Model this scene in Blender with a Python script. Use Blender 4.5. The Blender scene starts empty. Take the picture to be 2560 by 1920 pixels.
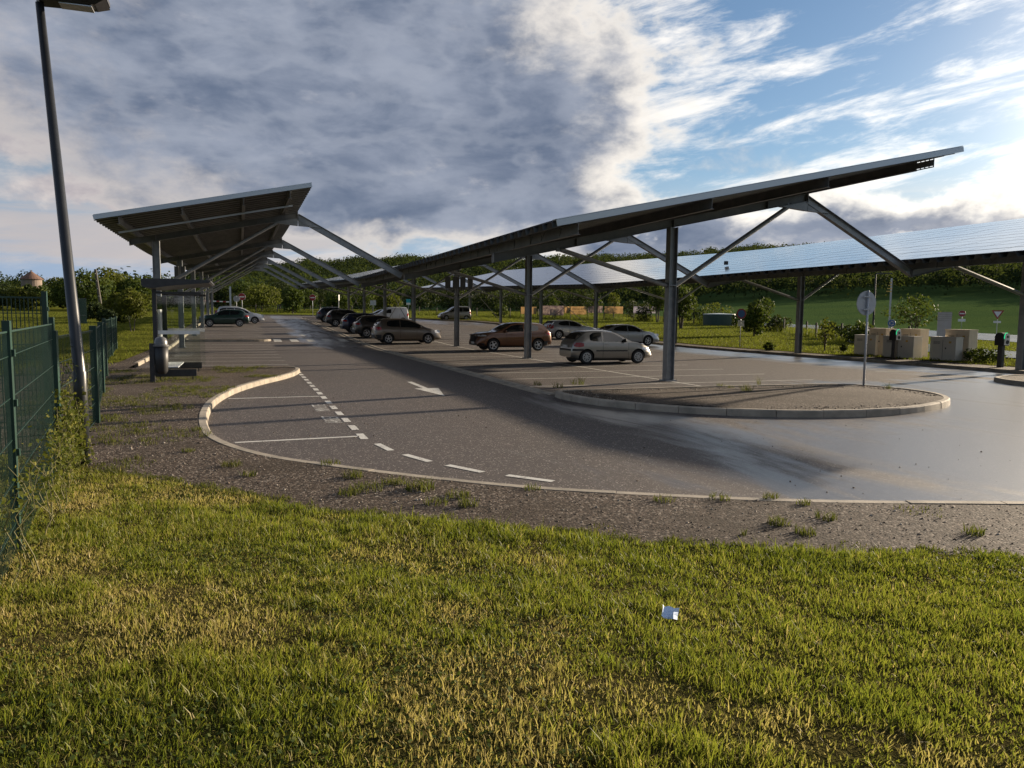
import bpy, bmesh, math, random
import numpy as np
from mathutils import Vector, Matrix
from mathutils.geometry import delaunay_2d_cdt
random.seed(7); rng = np.random.default_rng(11)
R = math.radians
sc = bpy.context.scene
COL = sc.collection

# ------------------------------------------------------------------ camera data
YAW, PITCH, ROLL, EYE, FOC = R(19.88), R(5.23), R(0.59), 2.0351, 1877.4
SUN_AZ, SUN_EL = R(73.0), R(12.9)

def ss(a, b, x):
    t = min(1.0, max(0.0, (x - a) / (b - a))); return t * t * (3 - 2 * t)
def L(Y):                                   # the car park climbs gently beyond 45 m
    if Y < 40: return 0.0
    if Y < 50: return 0.026 * (Y - 40) ** 2 / 20
    return 0.026 * (min(Y, 110) - 45) + 0.016 * (min(max(Y, 110), 165) - 110)
def T(X, Y):                                # soft ground round the car park
    r = math.hypot(X, Y); a = math.degrees(math.atan2(X, Y))
    z = L(Y) + 0.13
    z += 0.05 * max(0, min(r, 290) - 125) * (0.12 + 0.88 * ss(22, 46, a)) * (1 if a > -30 else 0.4)
    z += 5.0 * ss(-8, -13, a) * ss(170, 300, r)
    hill = 16 + 5 * ss(-6, 0, a) + 9 * ss(0, 10, a) + 2 * ss(14, 30, a) - 9 * ss(38, 55, a) + 0.9 * math.sin(a * 0.55) + 0.6 * math.sin(a * 1.7)
    z += hill * ss(240, 560, r) * ss(-10.5, 0, a)
    return z
def ray(px, py):                            # direction of a point of the photograph (2560 x 1920)
    u, v = px - 1280, py - 960
    c, s = math.cos(ROLL), math.sin(ROLL)
    u, v = c * u + s * v, -s * u + c * v
    a, b = u / FOC, v / FOC
    d = math.cos(PITCH) - b * math.sin(PITCH)
    return (a * math.cos(YAW) + d * math.sin(YAW), -a * math.sin(YAW) + d * math.cos(YAW),
            -math.sin(PITCH) - b * math.cos(PITCH))
def polar(px, r):                           # ground point at distance r in the direction of column px
    x, y, z = ray(px, 790); k = r / math.hypot(x, y)
    return x * k, y * k
def spot(px, py, f=T):                      # where that line of sight meets the ground
    x, y, z = ray(px, py); t = 2.0
    while t < 500:
        if EYE + t * z <= f(x * t, y * t): break
        t *= 1.004
    return x * t, y * t

# ------------------------------------------------------------------ helpers
class MB:
    def __init__(s): s.v = []; s.f = []
    def add(s, vs, fs):
        o = len(s.v); s.v += [tuple(p) for p in vs]; s.f += [tuple(i + o for i in f) for f in fs]; return s
    def box(s, c, d, rz=0, M=None):
        x, y, z = d[0] / 2, d[1] / 2, d[2] / 2
        P = [Vector(p) for p in ((-x, -y, -z), (x, -y, -z), (x, y, -z), (-x, y, -z), (-x, -y, z), (x, -y, z), (x, y, z), (-x, y, z))]
        if M is None: M = Matrix.Rotation(rz, 3, 'Z')
        c = Vector(c)
        return s.add([M @ p + c for p in P], [(3, 2, 1, 0), (4, 5, 6, 7), (0, 1, 5, 4), (1, 2, 6, 5), (2, 3, 7, 6), (3, 0, 4, 7)])
    def frame_(s, p0, p1, up):
        d = (Vector(p1) - Vector(p0)); l = d.length; d.normalize()
        a = d.cross(Vector(up))
        if a.length < 1e-4: a = d.cross(Vector((1, 0, 0)))
        a.normalize(); b = a.cross(d); return d, a, b, l
    def beam(s, p0, p1, w, h, up=(0, 0, 1)):        # solid bar: w across, h along up
        d, a, b, l = s.frame_(p0, p1, up); p0 = Vector(p0); p1 = Vector(p1); V = []
        for p in (p0, p1):
            for i, j in ((-1, -1), (1, -1), (1, 1), (-1, 1)): V.append(p + a * (i * w / 2) + b * (j * h / 2))
        return s.add(V, [(3, 2, 1, 0), (4, 5, 6, 7), (0, 1, 5, 4), (1, 2, 6, 5), (2, 3, 7, 6), (3, 0, 4, 7)])
    def ibeam(s, p0, p1, w, h, t=0.016, up=(0, 0, 1)):
        d, a, b, l = s.frame_(p0, p1, up); p0 = Vector(p0); p1 = Vector(p1)
        o = b * (h / 2 - t / 2)
        s.beam(p0 + o, p1 + o, w, t, up); s.beam(p0 - o, p1 - o, w, t, up)
        return s.beam(p0, p1, t * 0.8, h - 2 * t, up)
    def tube(s, pts, r, n=8, cap=True):
        pts = [Vector(p) for p in pts]; rr = r if isinstance(r, (list, tuple)) else [r] * len(pts); o = len(s.v); k = len(pts)
        for i, p in enumerate(pts):
            d = (pts[min(i + 1, k - 1)] - pts[max(i - 1, 0)]).normalized()
            a = d.cross(Vector((0.13, 0.21, 1))); 
            if a.length < 0.05: a = d.cross(Vector((1, 0, 0)))
            a.normalize(); b = d.cross(a)
            for j in range(n):
                t = 2 * math.pi * j / n; s.v.append(tuple(p + (a * math.cos(t) + b * math.sin(t)) * rr[i]))
        for i in range(k - 1):
            for j in range(n):
                q = (j + 1) % n; s.f.append((o + i * n + j, o + i * n + q, o + i * n + n + q, o + i * n + n + j))
        if cap:
            s.f.append(tuple(o + j for j in range(n))[::-1]); s.f.append(tuple(o + (k - 1) * n + j for j in range(n)))
        return s
    def lathe(s, prof, n=20, M=None, c=(0, 0, 0)):  # prof: (radius, height) about local z
        o = len(s.v); k = len(prof); c = Vector(c)
        for r, h in prof:
            for j in range(n):
                t = 2 * math.pi * j / n; p = Vector((r * math.cos(t), r * math.sin(t), h))
                s.v.append(tuple((M @ p if M else p) + c))
        for i in range(k - 1):
            for j in range(n):
                q = (j + 1) % n; s.f.append((o + i * n + j, o + i * n + q, o + i * n + n + q, o + i * n + n + j))
        s.f.append(tuple(o + j for j in range(n))[::-1]); s.f.append(tuple(o + (k - 1) * n + j for j in range(n)))
        return s
    def prism(s, poly, M, d):                       # poly in local xy, extruded d along local z
        n = len(poly); V = [M @ Vector((x, y, 0)) for x, y in poly] + [M @ Vector((x, y, d)) for x, y in poly]
        return s.add(V, [tuple(range(n))[::-1], tuple(range(n, 2 * n))] + [(i, (i + 1) % n, n + (i + 1) % n, n + i) for i in range(n)])
    def build(s, name, m, parent=None, smooth=False, bevel=0, loc=None):
        me = bpy.data.meshes.new(name); me.from_pydata(s.v, [], s.f); me.update()
        return link(name, me, m, parent, smooth, bevel, loc)
def link(name, me, m, parent=None, smooth=False, bevel=0, loc=None):
    o = bpy.data.objects.new(name, me); COL.objects.link(o)
    if m is not None: me.materials.append(m)
    if smooth: me.shade_smooth()
    if smooth == 2 or bevel:
        if bevel:
            b = o.modifiers.new('b', 'BEVEL'); b.width = bevel; b.segments = 2; b.limit_method = 'ANGLE'
    if parent: o.parent = parent
    if loc: o.location = loc
    return o
def tag(o, label, cat, group=None):
    o['label'] = label; o['category'] = cat
    if group: o['group'] = group
    return o
def kind(o, k): o['kind'] = k; return o
def thing(name, loc, rz, label, cat, group=None):
    e = bpy.data.objects.new(name, None); COL.objects.link(e); e.empty_display_size = 0.2
    e.location = loc; e.rotation_euler = (0, 0, rz); return tag(e, label, cat, group)
def copy_tree(o, parent=None):
    c = o.copy(); COL.objects.link(c)
    if parent: c.parent = parent
    for ch in o.children: copy_tree(ch, c)
    return c
def quads(name, V, F4, m, attr=None, parent=None):   # fast mesh from numpy: V (n,3), F (k,m)
    me = bpy.data.meshes.new(name); V = np.asarray(V, np.float32); F = np.asarray(F4, np.int32)
    k, w = F.shape
    me.vertices.add(len(V)); me.vertices.foreach_set('co', V.ravel())
    me.loops.add(k * w); me.loops.foreach_set('vertex_index', F.ravel())
    me.polygons.add(k); me.polygons.foreach_set('loop_start', np.arange(k, dtype=np.int32) * w)
    me.update(calc_edges=True)
    if attr is not None:
        a = me.attributes.new('tint', 'FLOAT', 'FACE'); a.data.foreach_set('value', np.asarray(attr, np.float32))
    return link(name, me, m, parent)

# ------------------------------------------------------------------ materials
class NT:
    def __init__(s, nt): s.nt = nt; s.n = nt.nodes; s.l = nt.links
    def new(s, t, **kw):
        n = s.n.new(t)
        for k, v in kw.items(): setattr(n, k, v)
        return n
    def put(s, sock, v):
        if hasattr(v, 'is_linked') or isinstance(v, bpy.types.NodeSocket): s.l.new(v, sock)
        else: sock.default_value = v
    def math(s, op, a, b=0.0, c=0.0, clamp=False):
        n = s.new('ShaderNodeMath', operation=op); n.use_clamp = clamp
        for i, v in enumerate((a, b, c)): s.put(n.inputs[i], v)
        return n.outputs[0]
    def smooth(s, x, a, b):
        n = s.new('ShaderNodeMapRange', interpolation_type='SMOOTHSTEP'); s.put(n.inputs[0], x)
        for i, v in ((1, a), (2, b), (3, 0.0), (4, 1.0)): s.put(n.inputs[i], v)
        return n.outputs[0]
    def mix(s, f, a, b):
        n = s.new('ShaderNodeMix', data_type='RGBA'); s.put(n.inputs[0], f)
        for i, v in ((6, a), (7, b)): s.put(n.inputs[i], (*v, 1) if isinstance(v, tuple) and len(v) == 3 else v)
        return n.outputs[2]
    def noise(s, vec, scale, detail=4, rough=0.55, dist=0.0):
        n = s.new('ShaderNodeTexNoise'); s.put(n.inputs['Vector'], vec); n.inputs['Scale'].default_value = scale
        n.inputs['Detail'].default_value = detail; n.inputs['Roughness'].default_value = rough; n.inputs['Distortion'].default_value = dist
        return n.outputs[0]
    def vec(s, x, y, z=0.0):
        n = s.new('ShaderNodeCombineXYZ')
        for i, v in enumerate((x, y, z)): s.put(n.inputs[i], v)
        return n.outputs[0]
    def scale(s, v, k):
        n = s.new('ShaderNodeVectorMath', operation='MULTIPLY'); s.put(n.inputs[0], v); n.inputs[1].default_value = k; return n.outputs[0]
def newmat(name):
    m = bpy.data.materials.new(name); m.use_nodes = True; m.node_tree.nodes.clear(); t = NT(m.node_tree)
    out = t.new('ShaderNodeOutputMaterial'); return m, t, out
def setp(b, **kw):
    for k, v in kw.items():
        i = b.inputs[k.replace('_', ' ')]; i.default_value = (*v, 1) if isinstance(v, tuple) and len(v) == 3 else v
def pbr(name, col, rough=0.5, metal=0.0, col2=None, sc_=8.0, bump=0.0, bsc=60.0, rvar=0.0, world=False, coat=0.0, spec=0.5, dirt=0.0):
    m, t, out = newmat(name); b = t.new('ShaderNodeBsdfPrincipled'); t.l.new(b.outputs[0], out.inputs[0])
    setp(b, Base_Color=col, Roughness=rough, Metallic=metal)
    b.inputs['Coat Weight'].default_value = coat; b.inputs['Specular IOR Level'].default_value = spec
    if coat: b.inputs['Coat Roughness'].default_value = 0.06
    if col2 or bump or rvar:
        P = t.new('ShaderNodeNewGeometry').outputs['Position'] if world else t.new('ShaderNodeTexCoord').outputs['Object']
        n = t.noise(P, sc_, 6, 0.62)
        if col2: t.put(b.inputs['Base Color'], t.mix(t.smooth(n, 0.32, 0.68), col, col2))
        if rvar: t.put(b.inputs['Roughness'], t.math('ADD', rough - rvar / 2, t.math('MULTIPLY', n, rvar)))
        if bump:
            bp = t.new('ShaderNodeBump'); bp.inputs['Strength'].default_value = bump; bp.inputs['Distance'].default_value = 0.02
            t.put(bp.inputs['Height'], t.noise(P, bsc, 3)); t.l.new(bp.outputs[0], b.inputs['Normal'])
    return m
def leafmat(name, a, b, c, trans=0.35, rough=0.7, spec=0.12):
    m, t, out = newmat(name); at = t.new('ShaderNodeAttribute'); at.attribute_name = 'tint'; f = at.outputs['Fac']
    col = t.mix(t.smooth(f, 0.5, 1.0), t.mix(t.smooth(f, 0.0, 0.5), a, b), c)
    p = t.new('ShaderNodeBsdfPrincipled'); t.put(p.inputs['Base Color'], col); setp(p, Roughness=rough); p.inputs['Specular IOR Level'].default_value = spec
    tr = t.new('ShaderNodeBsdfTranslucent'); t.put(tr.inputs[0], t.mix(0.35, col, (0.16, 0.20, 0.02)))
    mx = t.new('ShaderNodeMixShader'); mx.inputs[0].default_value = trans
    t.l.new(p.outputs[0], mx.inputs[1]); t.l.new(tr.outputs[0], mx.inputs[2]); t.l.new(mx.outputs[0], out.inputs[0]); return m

M = {}
M['galv'] = pbr('galvanised_steel', (0.20, 0.215, 0.23), 0.42, 0.55, (0.29, 0.30, 0.31), 3.0, rvar=0.25)
M['galv_dark'] = pbr('weathered_steel', (0.13, 0.135, 0.14), 0.5, 0.4, (0.19, 0.19, 0.185), 2.0, rvar=0.2)
M['deck'] = pbr('roof_sheet', (0.10, 0.105, 0.10), 0.55, 0.3, (0.14, 0.14, 0.13), 2.0)
M['flash'] = pbr('aluminium_flashing', (0.42, 0.46, 0.50), 0.35, 0.7)
M['black'] = pbr('black_paint', (0.018, 0.019, 0.022), 0.42, 0, (0.03, 0.03, 0.033), 6)
M['plastic'] = pbr('black_plastic', (0.02, 0.02, 0.021), 0.6)
M['cable'] = pbr('black_cable', (0.012, 0.012, 0.014), 0.5)
M['lampgrey'] = pbr('anthracite_lamp_post', (0.014, 0.016, 0.019), 0.36, 0.0, (0.02, 0.022, 0.026), 2.5, rvar=0.15)
M['white'] = pbr('white_paint', (0.72, 0.72, 0.70), 0.4, 0, (0.6, 0.6, 0.58), 5)
M['greyback'] = pbr('sign_back', (0.42, 0.44, 0.47), 0.5, 0.2, (0.36, 0.38, 0.40), 4)
M['red'] = pbr('sign_red', (0.26, 0.018, 0.022), 0.4)
M['blue'] = pbr('sign_blue', (0.02, 0.12, 0.38), 0.4)
M['teal'] = pbr('sign_teal', (0.03, 0.30, 0.36), 0.4)
M['fence'] = pbr('green_fence_steel', (0.004, 0.026, 0.018), 0.45, 0, (0.006, 0.036, 0.025), 4)
M['wood'] = pbr('grey_wood', (0.05, 0.045, 0.036), 0.8, 0, (0.08, 0.07, 0.058), 9)
M['bark'] = pbr('bark', (0.07, 0.055, 0.042), 0.9, 0, (0.13, 0.11, 0.09), 7)
M['stone'] = pbr('old_stone', (0.22, 0.17, 0.135), 0.9, 0, (0.17, 0.13, 0.105), 1.2)
M['tile'] = pbr('roof_tile', (0.12, 0.065, 0.045), 0.85, 0, (0.16, 0.09, 0.06), 1.5)
M['render'] = pbr('cabinet_render', (0.76, 0.65, 0.51), 0.8, 0, (0.68, 0.58, 0.46), 3, 0.15, 120)
M['render_grey'] = pbr('grey_cabinet', (0.62, 0.59, 0.54), 0.7, 0, (0.56, 0.54, 0.50), 3)
M['concrete'] = pbr('kerb_concrete', (0.33, 0.285, 0.225), 0.85, 0, (0.20, 0.175, 0.14), 2.2, 0.25, 50, world=True)
M['tyre'] = pbr('tyre_rubber', (0.014, 0.014, 0.015), 0.75)
M['alloy'] = pbr('alloy_rim', (0.50, 0.51, 0.52), 0.32, 0.7)
M['hub'] = pbr('plastic_wheel_trim', (0.46, 0.46, 0.45), 0.42, 0.2)
M['dark'] = pbr('dark_gap', (0.008, 0.008, 0.009), 0.8)
M['carglass'] = pbr('tinted_glass', (0.012, 0.014, 0.016), 0.05, 0, spec=0.7)
M['lens'] = pbr('clear_lens', (0.55, 0.56, 0.58), 0.12, 0.3)
M['tail'] = pbr('red_lens', (0.30, 0.012, 0.012), 0.15)
M['plate'] = pbr('number_plate', (0.55, 0.56, 0.56), 0.5)
M['soil'] = pbr('bare_soil', (0.085, 0.06, 0.042), 0.95, 0, (0.13, 0.095, 0.06), 3, 0.5, 40, world=True)

def glassmat():
    m, t, out = newmat('clear_glass'); g = t.new('ShaderNodeBsdfGlossy'); g.inputs['Roughness'].default_value = 0.03
    tr = t.new('ShaderNodeBsdfTransparent'); tr.inputs[0].default_value = (0.93, 0.95, 0.94, 1)
    fr = t.new('ShaderNodeFresnel'); fr.inputs[0].default_value = 1.5; mx = t.new('ShaderNodeMixShader')
    t.l.new(fr.outputs[0], mx.inputs[0]); t.l.new(tr.outputs[0], mx.inputs[1]); t.l.new(g.outputs[0], mx.inputs[2]); t.l.new(mx.outputs[0], out.inputs[0]); return m
M['glass'] = glassmat()

def asphalt(name, island=False):
    m, t, out = newmat(name); b = t.new('ShaderNodeBsdfPrincipled'); t.l.new(b.outputs[0], out.inputs[0])
    P = t.new('ShaderNodeNewGeometry').outputs['Position']; sp = t.new('ShaderNodeSeparateXYZ'); t.l.new(P, sp.inputs[0]); X, Y = sp.outputs[0], sp.outputs[1]
    big = t.noise(P, 0.22, 5, 0.6); mid = t.noise(P, 2.2, 5, 0.65); fine = t.noise(P, 55, 3, 0.7); grain = t.noise(P, 170, 2, 0.6)
    col = t.mix(t.smooth(big, 0.35, 0.65), (0.062, 0.047, 0.041), (0.048, 0.039, 0.036))
    col = t.mix(t.math('MULTIPLY', t.smooth(mid, 0.45, 0.75), 0.5), col, (0.075, 0.063, 0.06))
    v = t.new('ShaderNodeTexVoronoi'); v.inputs['Scale'].default_value = 62; t.l.new(P, v.inputs['Vector']); vs = t.new('ShaderNodeSeparateColor'); t.l.new(v.outputs['Color'], vs.inputs[0])
    col = t.mix(t.math('MULTIPLY', t.smooth(vs.outputs[0], 0.0, 1.0), 0.75), t.mix(0.45, col, (0.02, 0.017, 0.016)), t.mix(0.30, col, (0.14, 0.112, 0.098)))
    col = t.mix(t.math('MULTIPLY', t.smooth(vs.outputs[1], 0.93, 0.97), 0.8), col, (0.36, 0.32, 0.28))
    col = t.mix(t.math('MULTIPLY', t.smooth(fine, 0.60, 0.78), 0.5), col, (0.035, 0.03, 0.03))
    # wet patches: along the right-hand kerb, on the near lane, and a few old puddle films
    st = t.noise(t.vec(t.math('MULTIPLY', X, 0.55), t.math('MULTIPLY', Y, 0.13)), 1.6, 5, 0.62, 0.6)
    band = t.math('MULTIPLY', t.smooth(X, 22.6, 25.6), t.smooth(Y, 62, 48))
    band = t.math('MULTIPLY', band, t.smooth(Y, 15, 20))
    nearb = t.math('MULTIPLY', t.smooth(t.math('ADD', X, t.math('MULTIPLY', Y, -0.75)), -8.0, 6.0), t.smooth(Y, 22, 17))
    far = t.math('MULTIPLY', t.math('MULTIPLY', t.smooth(Y, 36, 50), t.smooth(X, 3.0, 4.0)), t.math('MULTIPLY', t.smooth(X, 7.6, 6.6), 0.75))
    mid2 = t.math('MULTIPLY', t.math('MULTIPLY', t.smooth(X, 5.4, 6.6), t.smooth(X, 10.0, 8.0)), t.math('MULTIPLY', t.smooth(Y, 11, 13), t.smooth(Y, 21, 17)))
    far2 = t.math('MULTIPLY', t.math('MULTIPLY', t.smooth(X, 17, 22), t.smooth(Y, 70, 86)), 0.8)
    zone = band
    for z_ in (t.math('MULTIPLY', nearb, 1.05), far, t.math('MULTIPLY', mid2, 0.7), far2): zone = t.math('MAXIMUM', zone, z_)
    wet = t.smooth(t.math('ADD', zone, t.math('MULTIPLY', t.math('SUBTRACT', st, 0.5), 1.9)), 0.40, 0.95)
    pool = t.math('MULTIPLY', band, t.smooth(st, 0.40, 0.52))
    wet = t.math('MAXIMUM', wet, pool)
    col = t.mix(t.math('MULTIPLY', wet, 0.45), col, (0.040, 0.036, 0.036))
    t.put(b.inputs['Base Color'], col)
    rough = t.math('ADD', 0.60, t.math('MULTIPLY', fine, 0.2))
    rough = t.math('ADD', t.math('MULTIPLY', rough, t.math('SUBTRACT', 1.0, wet)), t.math('MULTIPLY', wet, t.math('SUBTRACT', 0.38, t.math('MULTIPLY', band, 0.08))))
    rough = t.math('SUBTRACT', rough, t.math('MULTIPLY', pool, 0.02), clamp=True)
    t.put(b.inputs['Roughness'], rough); t.put(b.inputs['Specular IOR Level'], t.math('ADD', 0.42, t.math('MULTIPLY', wet, 0.58))); t.put(b.inputs['Coat Weight'], t.math('MULTIPLY', wet, 0.7)); b.inputs['Coat Roughness'].default_value = 0.34; b.inputs['Coat IOR'].default_value = 1.4
    bp = t.new('ShaderNodeBump'); bp.inputs['Distance'].default_value = 0.006
    t.put(bp.inputs['Strength'], t.math('SUBTRACT', 0.75, t.math('MULTIPLY', t.math('MAXIMUM', pool, t.math('MULTIPLY', wet, 0.62)), 0.72)))
    t.put(bp.inputs['Height'], t.math('ADD', fine, grain)); t.l.new(bp.outputs[0], b.inputs['Normal']); return m
M['asphalt'] = asphalt('asphalt')

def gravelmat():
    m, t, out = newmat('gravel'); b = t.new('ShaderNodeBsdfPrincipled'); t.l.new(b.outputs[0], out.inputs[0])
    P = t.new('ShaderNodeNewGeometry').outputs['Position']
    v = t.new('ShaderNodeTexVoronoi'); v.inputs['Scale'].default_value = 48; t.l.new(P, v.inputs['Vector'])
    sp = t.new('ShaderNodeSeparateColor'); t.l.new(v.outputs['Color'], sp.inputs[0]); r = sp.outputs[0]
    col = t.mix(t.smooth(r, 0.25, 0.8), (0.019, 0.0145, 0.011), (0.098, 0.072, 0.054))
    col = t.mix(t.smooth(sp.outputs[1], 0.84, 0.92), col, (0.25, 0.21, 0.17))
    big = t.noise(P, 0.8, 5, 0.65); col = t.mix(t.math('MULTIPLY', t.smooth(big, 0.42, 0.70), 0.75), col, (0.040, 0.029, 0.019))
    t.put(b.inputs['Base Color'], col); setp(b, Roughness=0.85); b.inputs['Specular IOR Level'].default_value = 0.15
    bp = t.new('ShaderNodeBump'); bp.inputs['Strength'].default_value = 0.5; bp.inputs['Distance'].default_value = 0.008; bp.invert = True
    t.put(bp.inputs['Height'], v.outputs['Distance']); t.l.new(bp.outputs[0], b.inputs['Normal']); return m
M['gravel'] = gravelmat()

def turfmat(name, a, b_, c, k=1.0):
    m, t, out = newmat(name); b = t.new('ShaderNodeBsdfPrincipled'); t.l.new(b.outputs[0], out.inputs[0])
    P = t.new('ShaderNodeNewGeometry').outputs['Position']
    n1 = t.noise(P, 0.5 * k, 6, 0.65); n2 = t.noise(P, 9 * k, 4, 0.7)
    col = t.mix(t.smooth(n1, 0.35, 0.68), a, b_); col = t.mix(t.math('MULTIPLY', t.smooth(n2, 0.5, 0.75), 0.7), col, c)
    t.put(b.inputs['Base Color'], col); setp(b, Roughness=0.95); b.inputs['Specular IOR Level'].default_value = 0.0
    bp = t.new('ShaderNodeBump'); bp.inputs['Strength'].default_value = 0.9; bp.inputs['Distance'].default_value = 0.08
    t.put(bp.inputs['Height'], n2); t.l.new(bp.outputs[0], b.inputs['Normal']); return m
M['turf'] = turfmat('near_turf', (0.032, 0.034, 0.010), (0.062, 0.050, 0.020), (0.018, 0.020, 0.006), 1.4)
M['lawn'] = turfmat('lawn_grass', (0.082, 0.092, 0.016), (0.118, 0.122, 0.022), (0.046, 0.056, 0.011), 0.9)
def fieldmat():
    m, t, out = newmat('green_field'); b = t.new('ShaderNodeBsdfPrincipled'); t.l.new(b.outputs[0], out.inputs[0])
    P = t.new('ShaderNodeNewGeometry').outputs['Position']
    n1 = t.noise(t.scale(P, (0.02, 0.06, 0.02)), 1.5, 6, 0.65); n2 = t.noise(P, 1.3, 4, 0.7)
    col = t.mix(t.smooth(n1, 0.35, 0.65), (0.046, 0.078, 0.028), (0.058, 0.092, 0.030)); col = t.mix(t.math('MULTIPLY', t.smooth(n2, 0.5, 0.8), 0.5), col, (0.034, 0.058, 0.018))
    t.put(b.inputs['Base Color'], col); setp(b, Roughness=0.95); b.inputs['Specular IOR Level'].default_value = 0.0
    bp = t.new('ShaderNodeBump'); bp.inputs['Strength'].default_value = 0.7; bp.inputs['Distance'].default_value = 0.3
    t.put(bp.inputs['Height'], n2); t.l.new(bp.outputs[0], b.inputs['Normal']); return m
M['field'] = fieldmat()
def paintmat():
    m, t, out = newmat('worn_road_paint'); b = t.new('ShaderNodeBsdfPrincipled')
    P = t.new('ShaderNodeNewGeometry').outputs['Position']; w = t.math('ADD', t.math('MULTIPLY', t.noise(P, 30, 4, 0.7), 0.6), t.math('MULTIPLY', t.noise(P, 2.5, 4, 0.6), 0.4))
    t.put(b.inputs['Base Color'], t.mix(t.smooth(w, 0.50, 0.62), (0.52, 0.51, 0.47), (0.20, 0.18, 0.165))); setp(b, Roughness=0.65)
    t.l.new(b.outputs[0], out.inputs[0]); return m
M['paint'] = paintmat()
M['grass'] = leafmat('grass_blade', (0.076, 0.106, 0.010), (0.195, 0.200, 0.024), (0.48, 0.37, 0.135), 0.55, 0.5, 0.3)
M['dry_weed'] = leafmat('dry_weed_blade', (0.035, 0.048, 0.010), (0.075, 0.078, 0.018), (0.15, 0.115, 0.045), 0.4, 0.6, 0.15)
M['leaf'] = leafmat('leaf', (0.022, 0.040, 0.009), (0.044, 0.068, 0.013), (0.098, 0.100, 0.022), 0.28)
M['leaf_yellow'] = leafmat('yellow_green_leaf', (0.044, 0.060, 0.011), (0.084, 0.094, 0.016), (0.16, 0.145, 0.03), 0.34)
M['leaf_dark'] = leafmat('dark_leaf', (0.011, 0.021, 0.008), (0.021, 0.035, 0.011), (0.046, 0.053, 0.015), 0.2)
M['solar'] = pbr('solar_glass', (0.035, 0.042, 0.06), 0.14, 0.0, spec=0.9, coat=0.6)

# ------------------------------------------------------------------ ground, kerbs, markings
NEAR = [(18.0, 2.0), (12.2, 3.95), (7.78, 5.51), (5.54, 6.34), (4.08, 7.12), (2.93, 7.84), (1.70, 9.00), (0.76, 10.03), (0.27, 10.72), (-0.14, 11.62),
        (-0.40, 12.55), (-0.54, 13.75), (-0.61, 15.4), (-0.56, 17.3), (-0.33, 19.1), (0.05, 20.8), (0.62, 22.5), (1.2, 23.9), (1.62, 25.2), (1.86, 26.4),
        (1.93, 27.2), (1.84, 27.85), (1.5, 28.2)]
def smooth_line(P, n=4, closed=False):
    P = [Vector((*p, 0)) for p in P]; out = []; k = len(P); N = k if closed else k - 1
    for i in range(N):
        a, b, c, d = (P[(i - 1) % k], P[i], P[(i + 1) % k], P[(i + 2) % k]) if closed else (P[max(i - 1, 0)], P[i], P[i + 1], P[min(i + 2, k - 1)])
        for j in range(n):
            t = j / n; out.append(0.5 * ((2 * b) + (c - a) * t + (2 * a - 5 * b + 4 * c - d) * t * t + (3 * b - a - 3 * c + d) * t ** 3))
    if not closed: out.append(P[-1])
    return [(p.x, p.y) for p in out]
NEARS = smooth_line(NEAR)
NS = np.array(NEARS)
def dkerb(X, Y):
    a, b = NS[:-1], NS[1:]; d = b - a; t = np.clip((((X, Y) - a) * d).sum(1) / (d * d).sum(1), 0, 1)
    q = a + d * t[:, None]; return float(np.sqrt(((q - (X, Y)) ** 2).sum(1).min()))
def V(X, Y): return L(Y) + 0.125 + 0.28 * ss(1.5, 7, dkerb(X, Y)) * ss(20, 10, Y)

def inside(P, X, Y):
    P = np.asarray(P); x0, y0 = P[:, 0], P[:, 1]; x1, y1 = np.roll(x0, -1), np.roll(y0, -1)
    X = np.atleast_1d(X)[:, None]; Y = np.atleast_1d(Y)[:, None]
    with np.errstate(divide='ignore', invalid='ignore'):
        c = ((y0 > Y) != (y1 > Y)) & (X < (x1 - x0) * (Y - y0) / (y1 - y0) + x0)
    return c.sum(1) % 2 == 1
def sheet(name, poly, zf, step, m, dz=0.0):
    fine = []
    for p, q in zip(poly, poly[1:] + poly[:1]):
        k = max(1, int(math.hypot(q[0] - p[0], q[1] - p[1]) / max(step, 1.5))); fine += [(p[0] + (q[0] - p[0]) * i / k, p[1] + (q[1] - p[1]) * i / k) for i in range(k)]
    poly = fine
    P = np.array(poly); lo, hi = P.min(0), P.max(0)
    gx, gy = np.meshgrid(np.arange(lo[0] + step / 2, hi[0], step), np.arange(lo[1] + step / 2, hi[1], step)); gx, gy = gx.ravel(), gy.ravel()
    k = inside(P, gx, gy); pts = [Vector(p) for p in poly] + [Vector((a, b)) for a, b in zip(gx[k], gy[k])]
    n = len(poly)
    v, e, f, *_ = delaunay_2d_cdt(pts, [(i, (i + 1) % n) for i in range(n)], [list(range(n))], 1, 1e-4)
    mb = MB(); mb.v = [(p.x, p.y, zf(p.x, p.y) + dz) for p in v]; mb.f = [tuple(q) for q in f]
    o = mb.build(name, m, smooth=True); return kind(o, 'structure')

def Lz(X, Y): return L(Y)
mb = MB(); ys = [2, 10, 20, 30, 38] + list(range(40, 56, 2)) + list(range(60, 109, 8)) + [110]; xs = [-3.6, 4, 12, 20, 28.05]
mb.v = [(x, y, L(y)) for y in ys for x in xs]; w = len(xs)
mb.f = [(j * w + i, j * w + i + 1, j * w + w + i + 1, j * w + w + i) for j in range(len(ys) - 1) for i in range(w - 1)]
kind(mb.build('road', M['asphalt']), 'structure')

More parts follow.
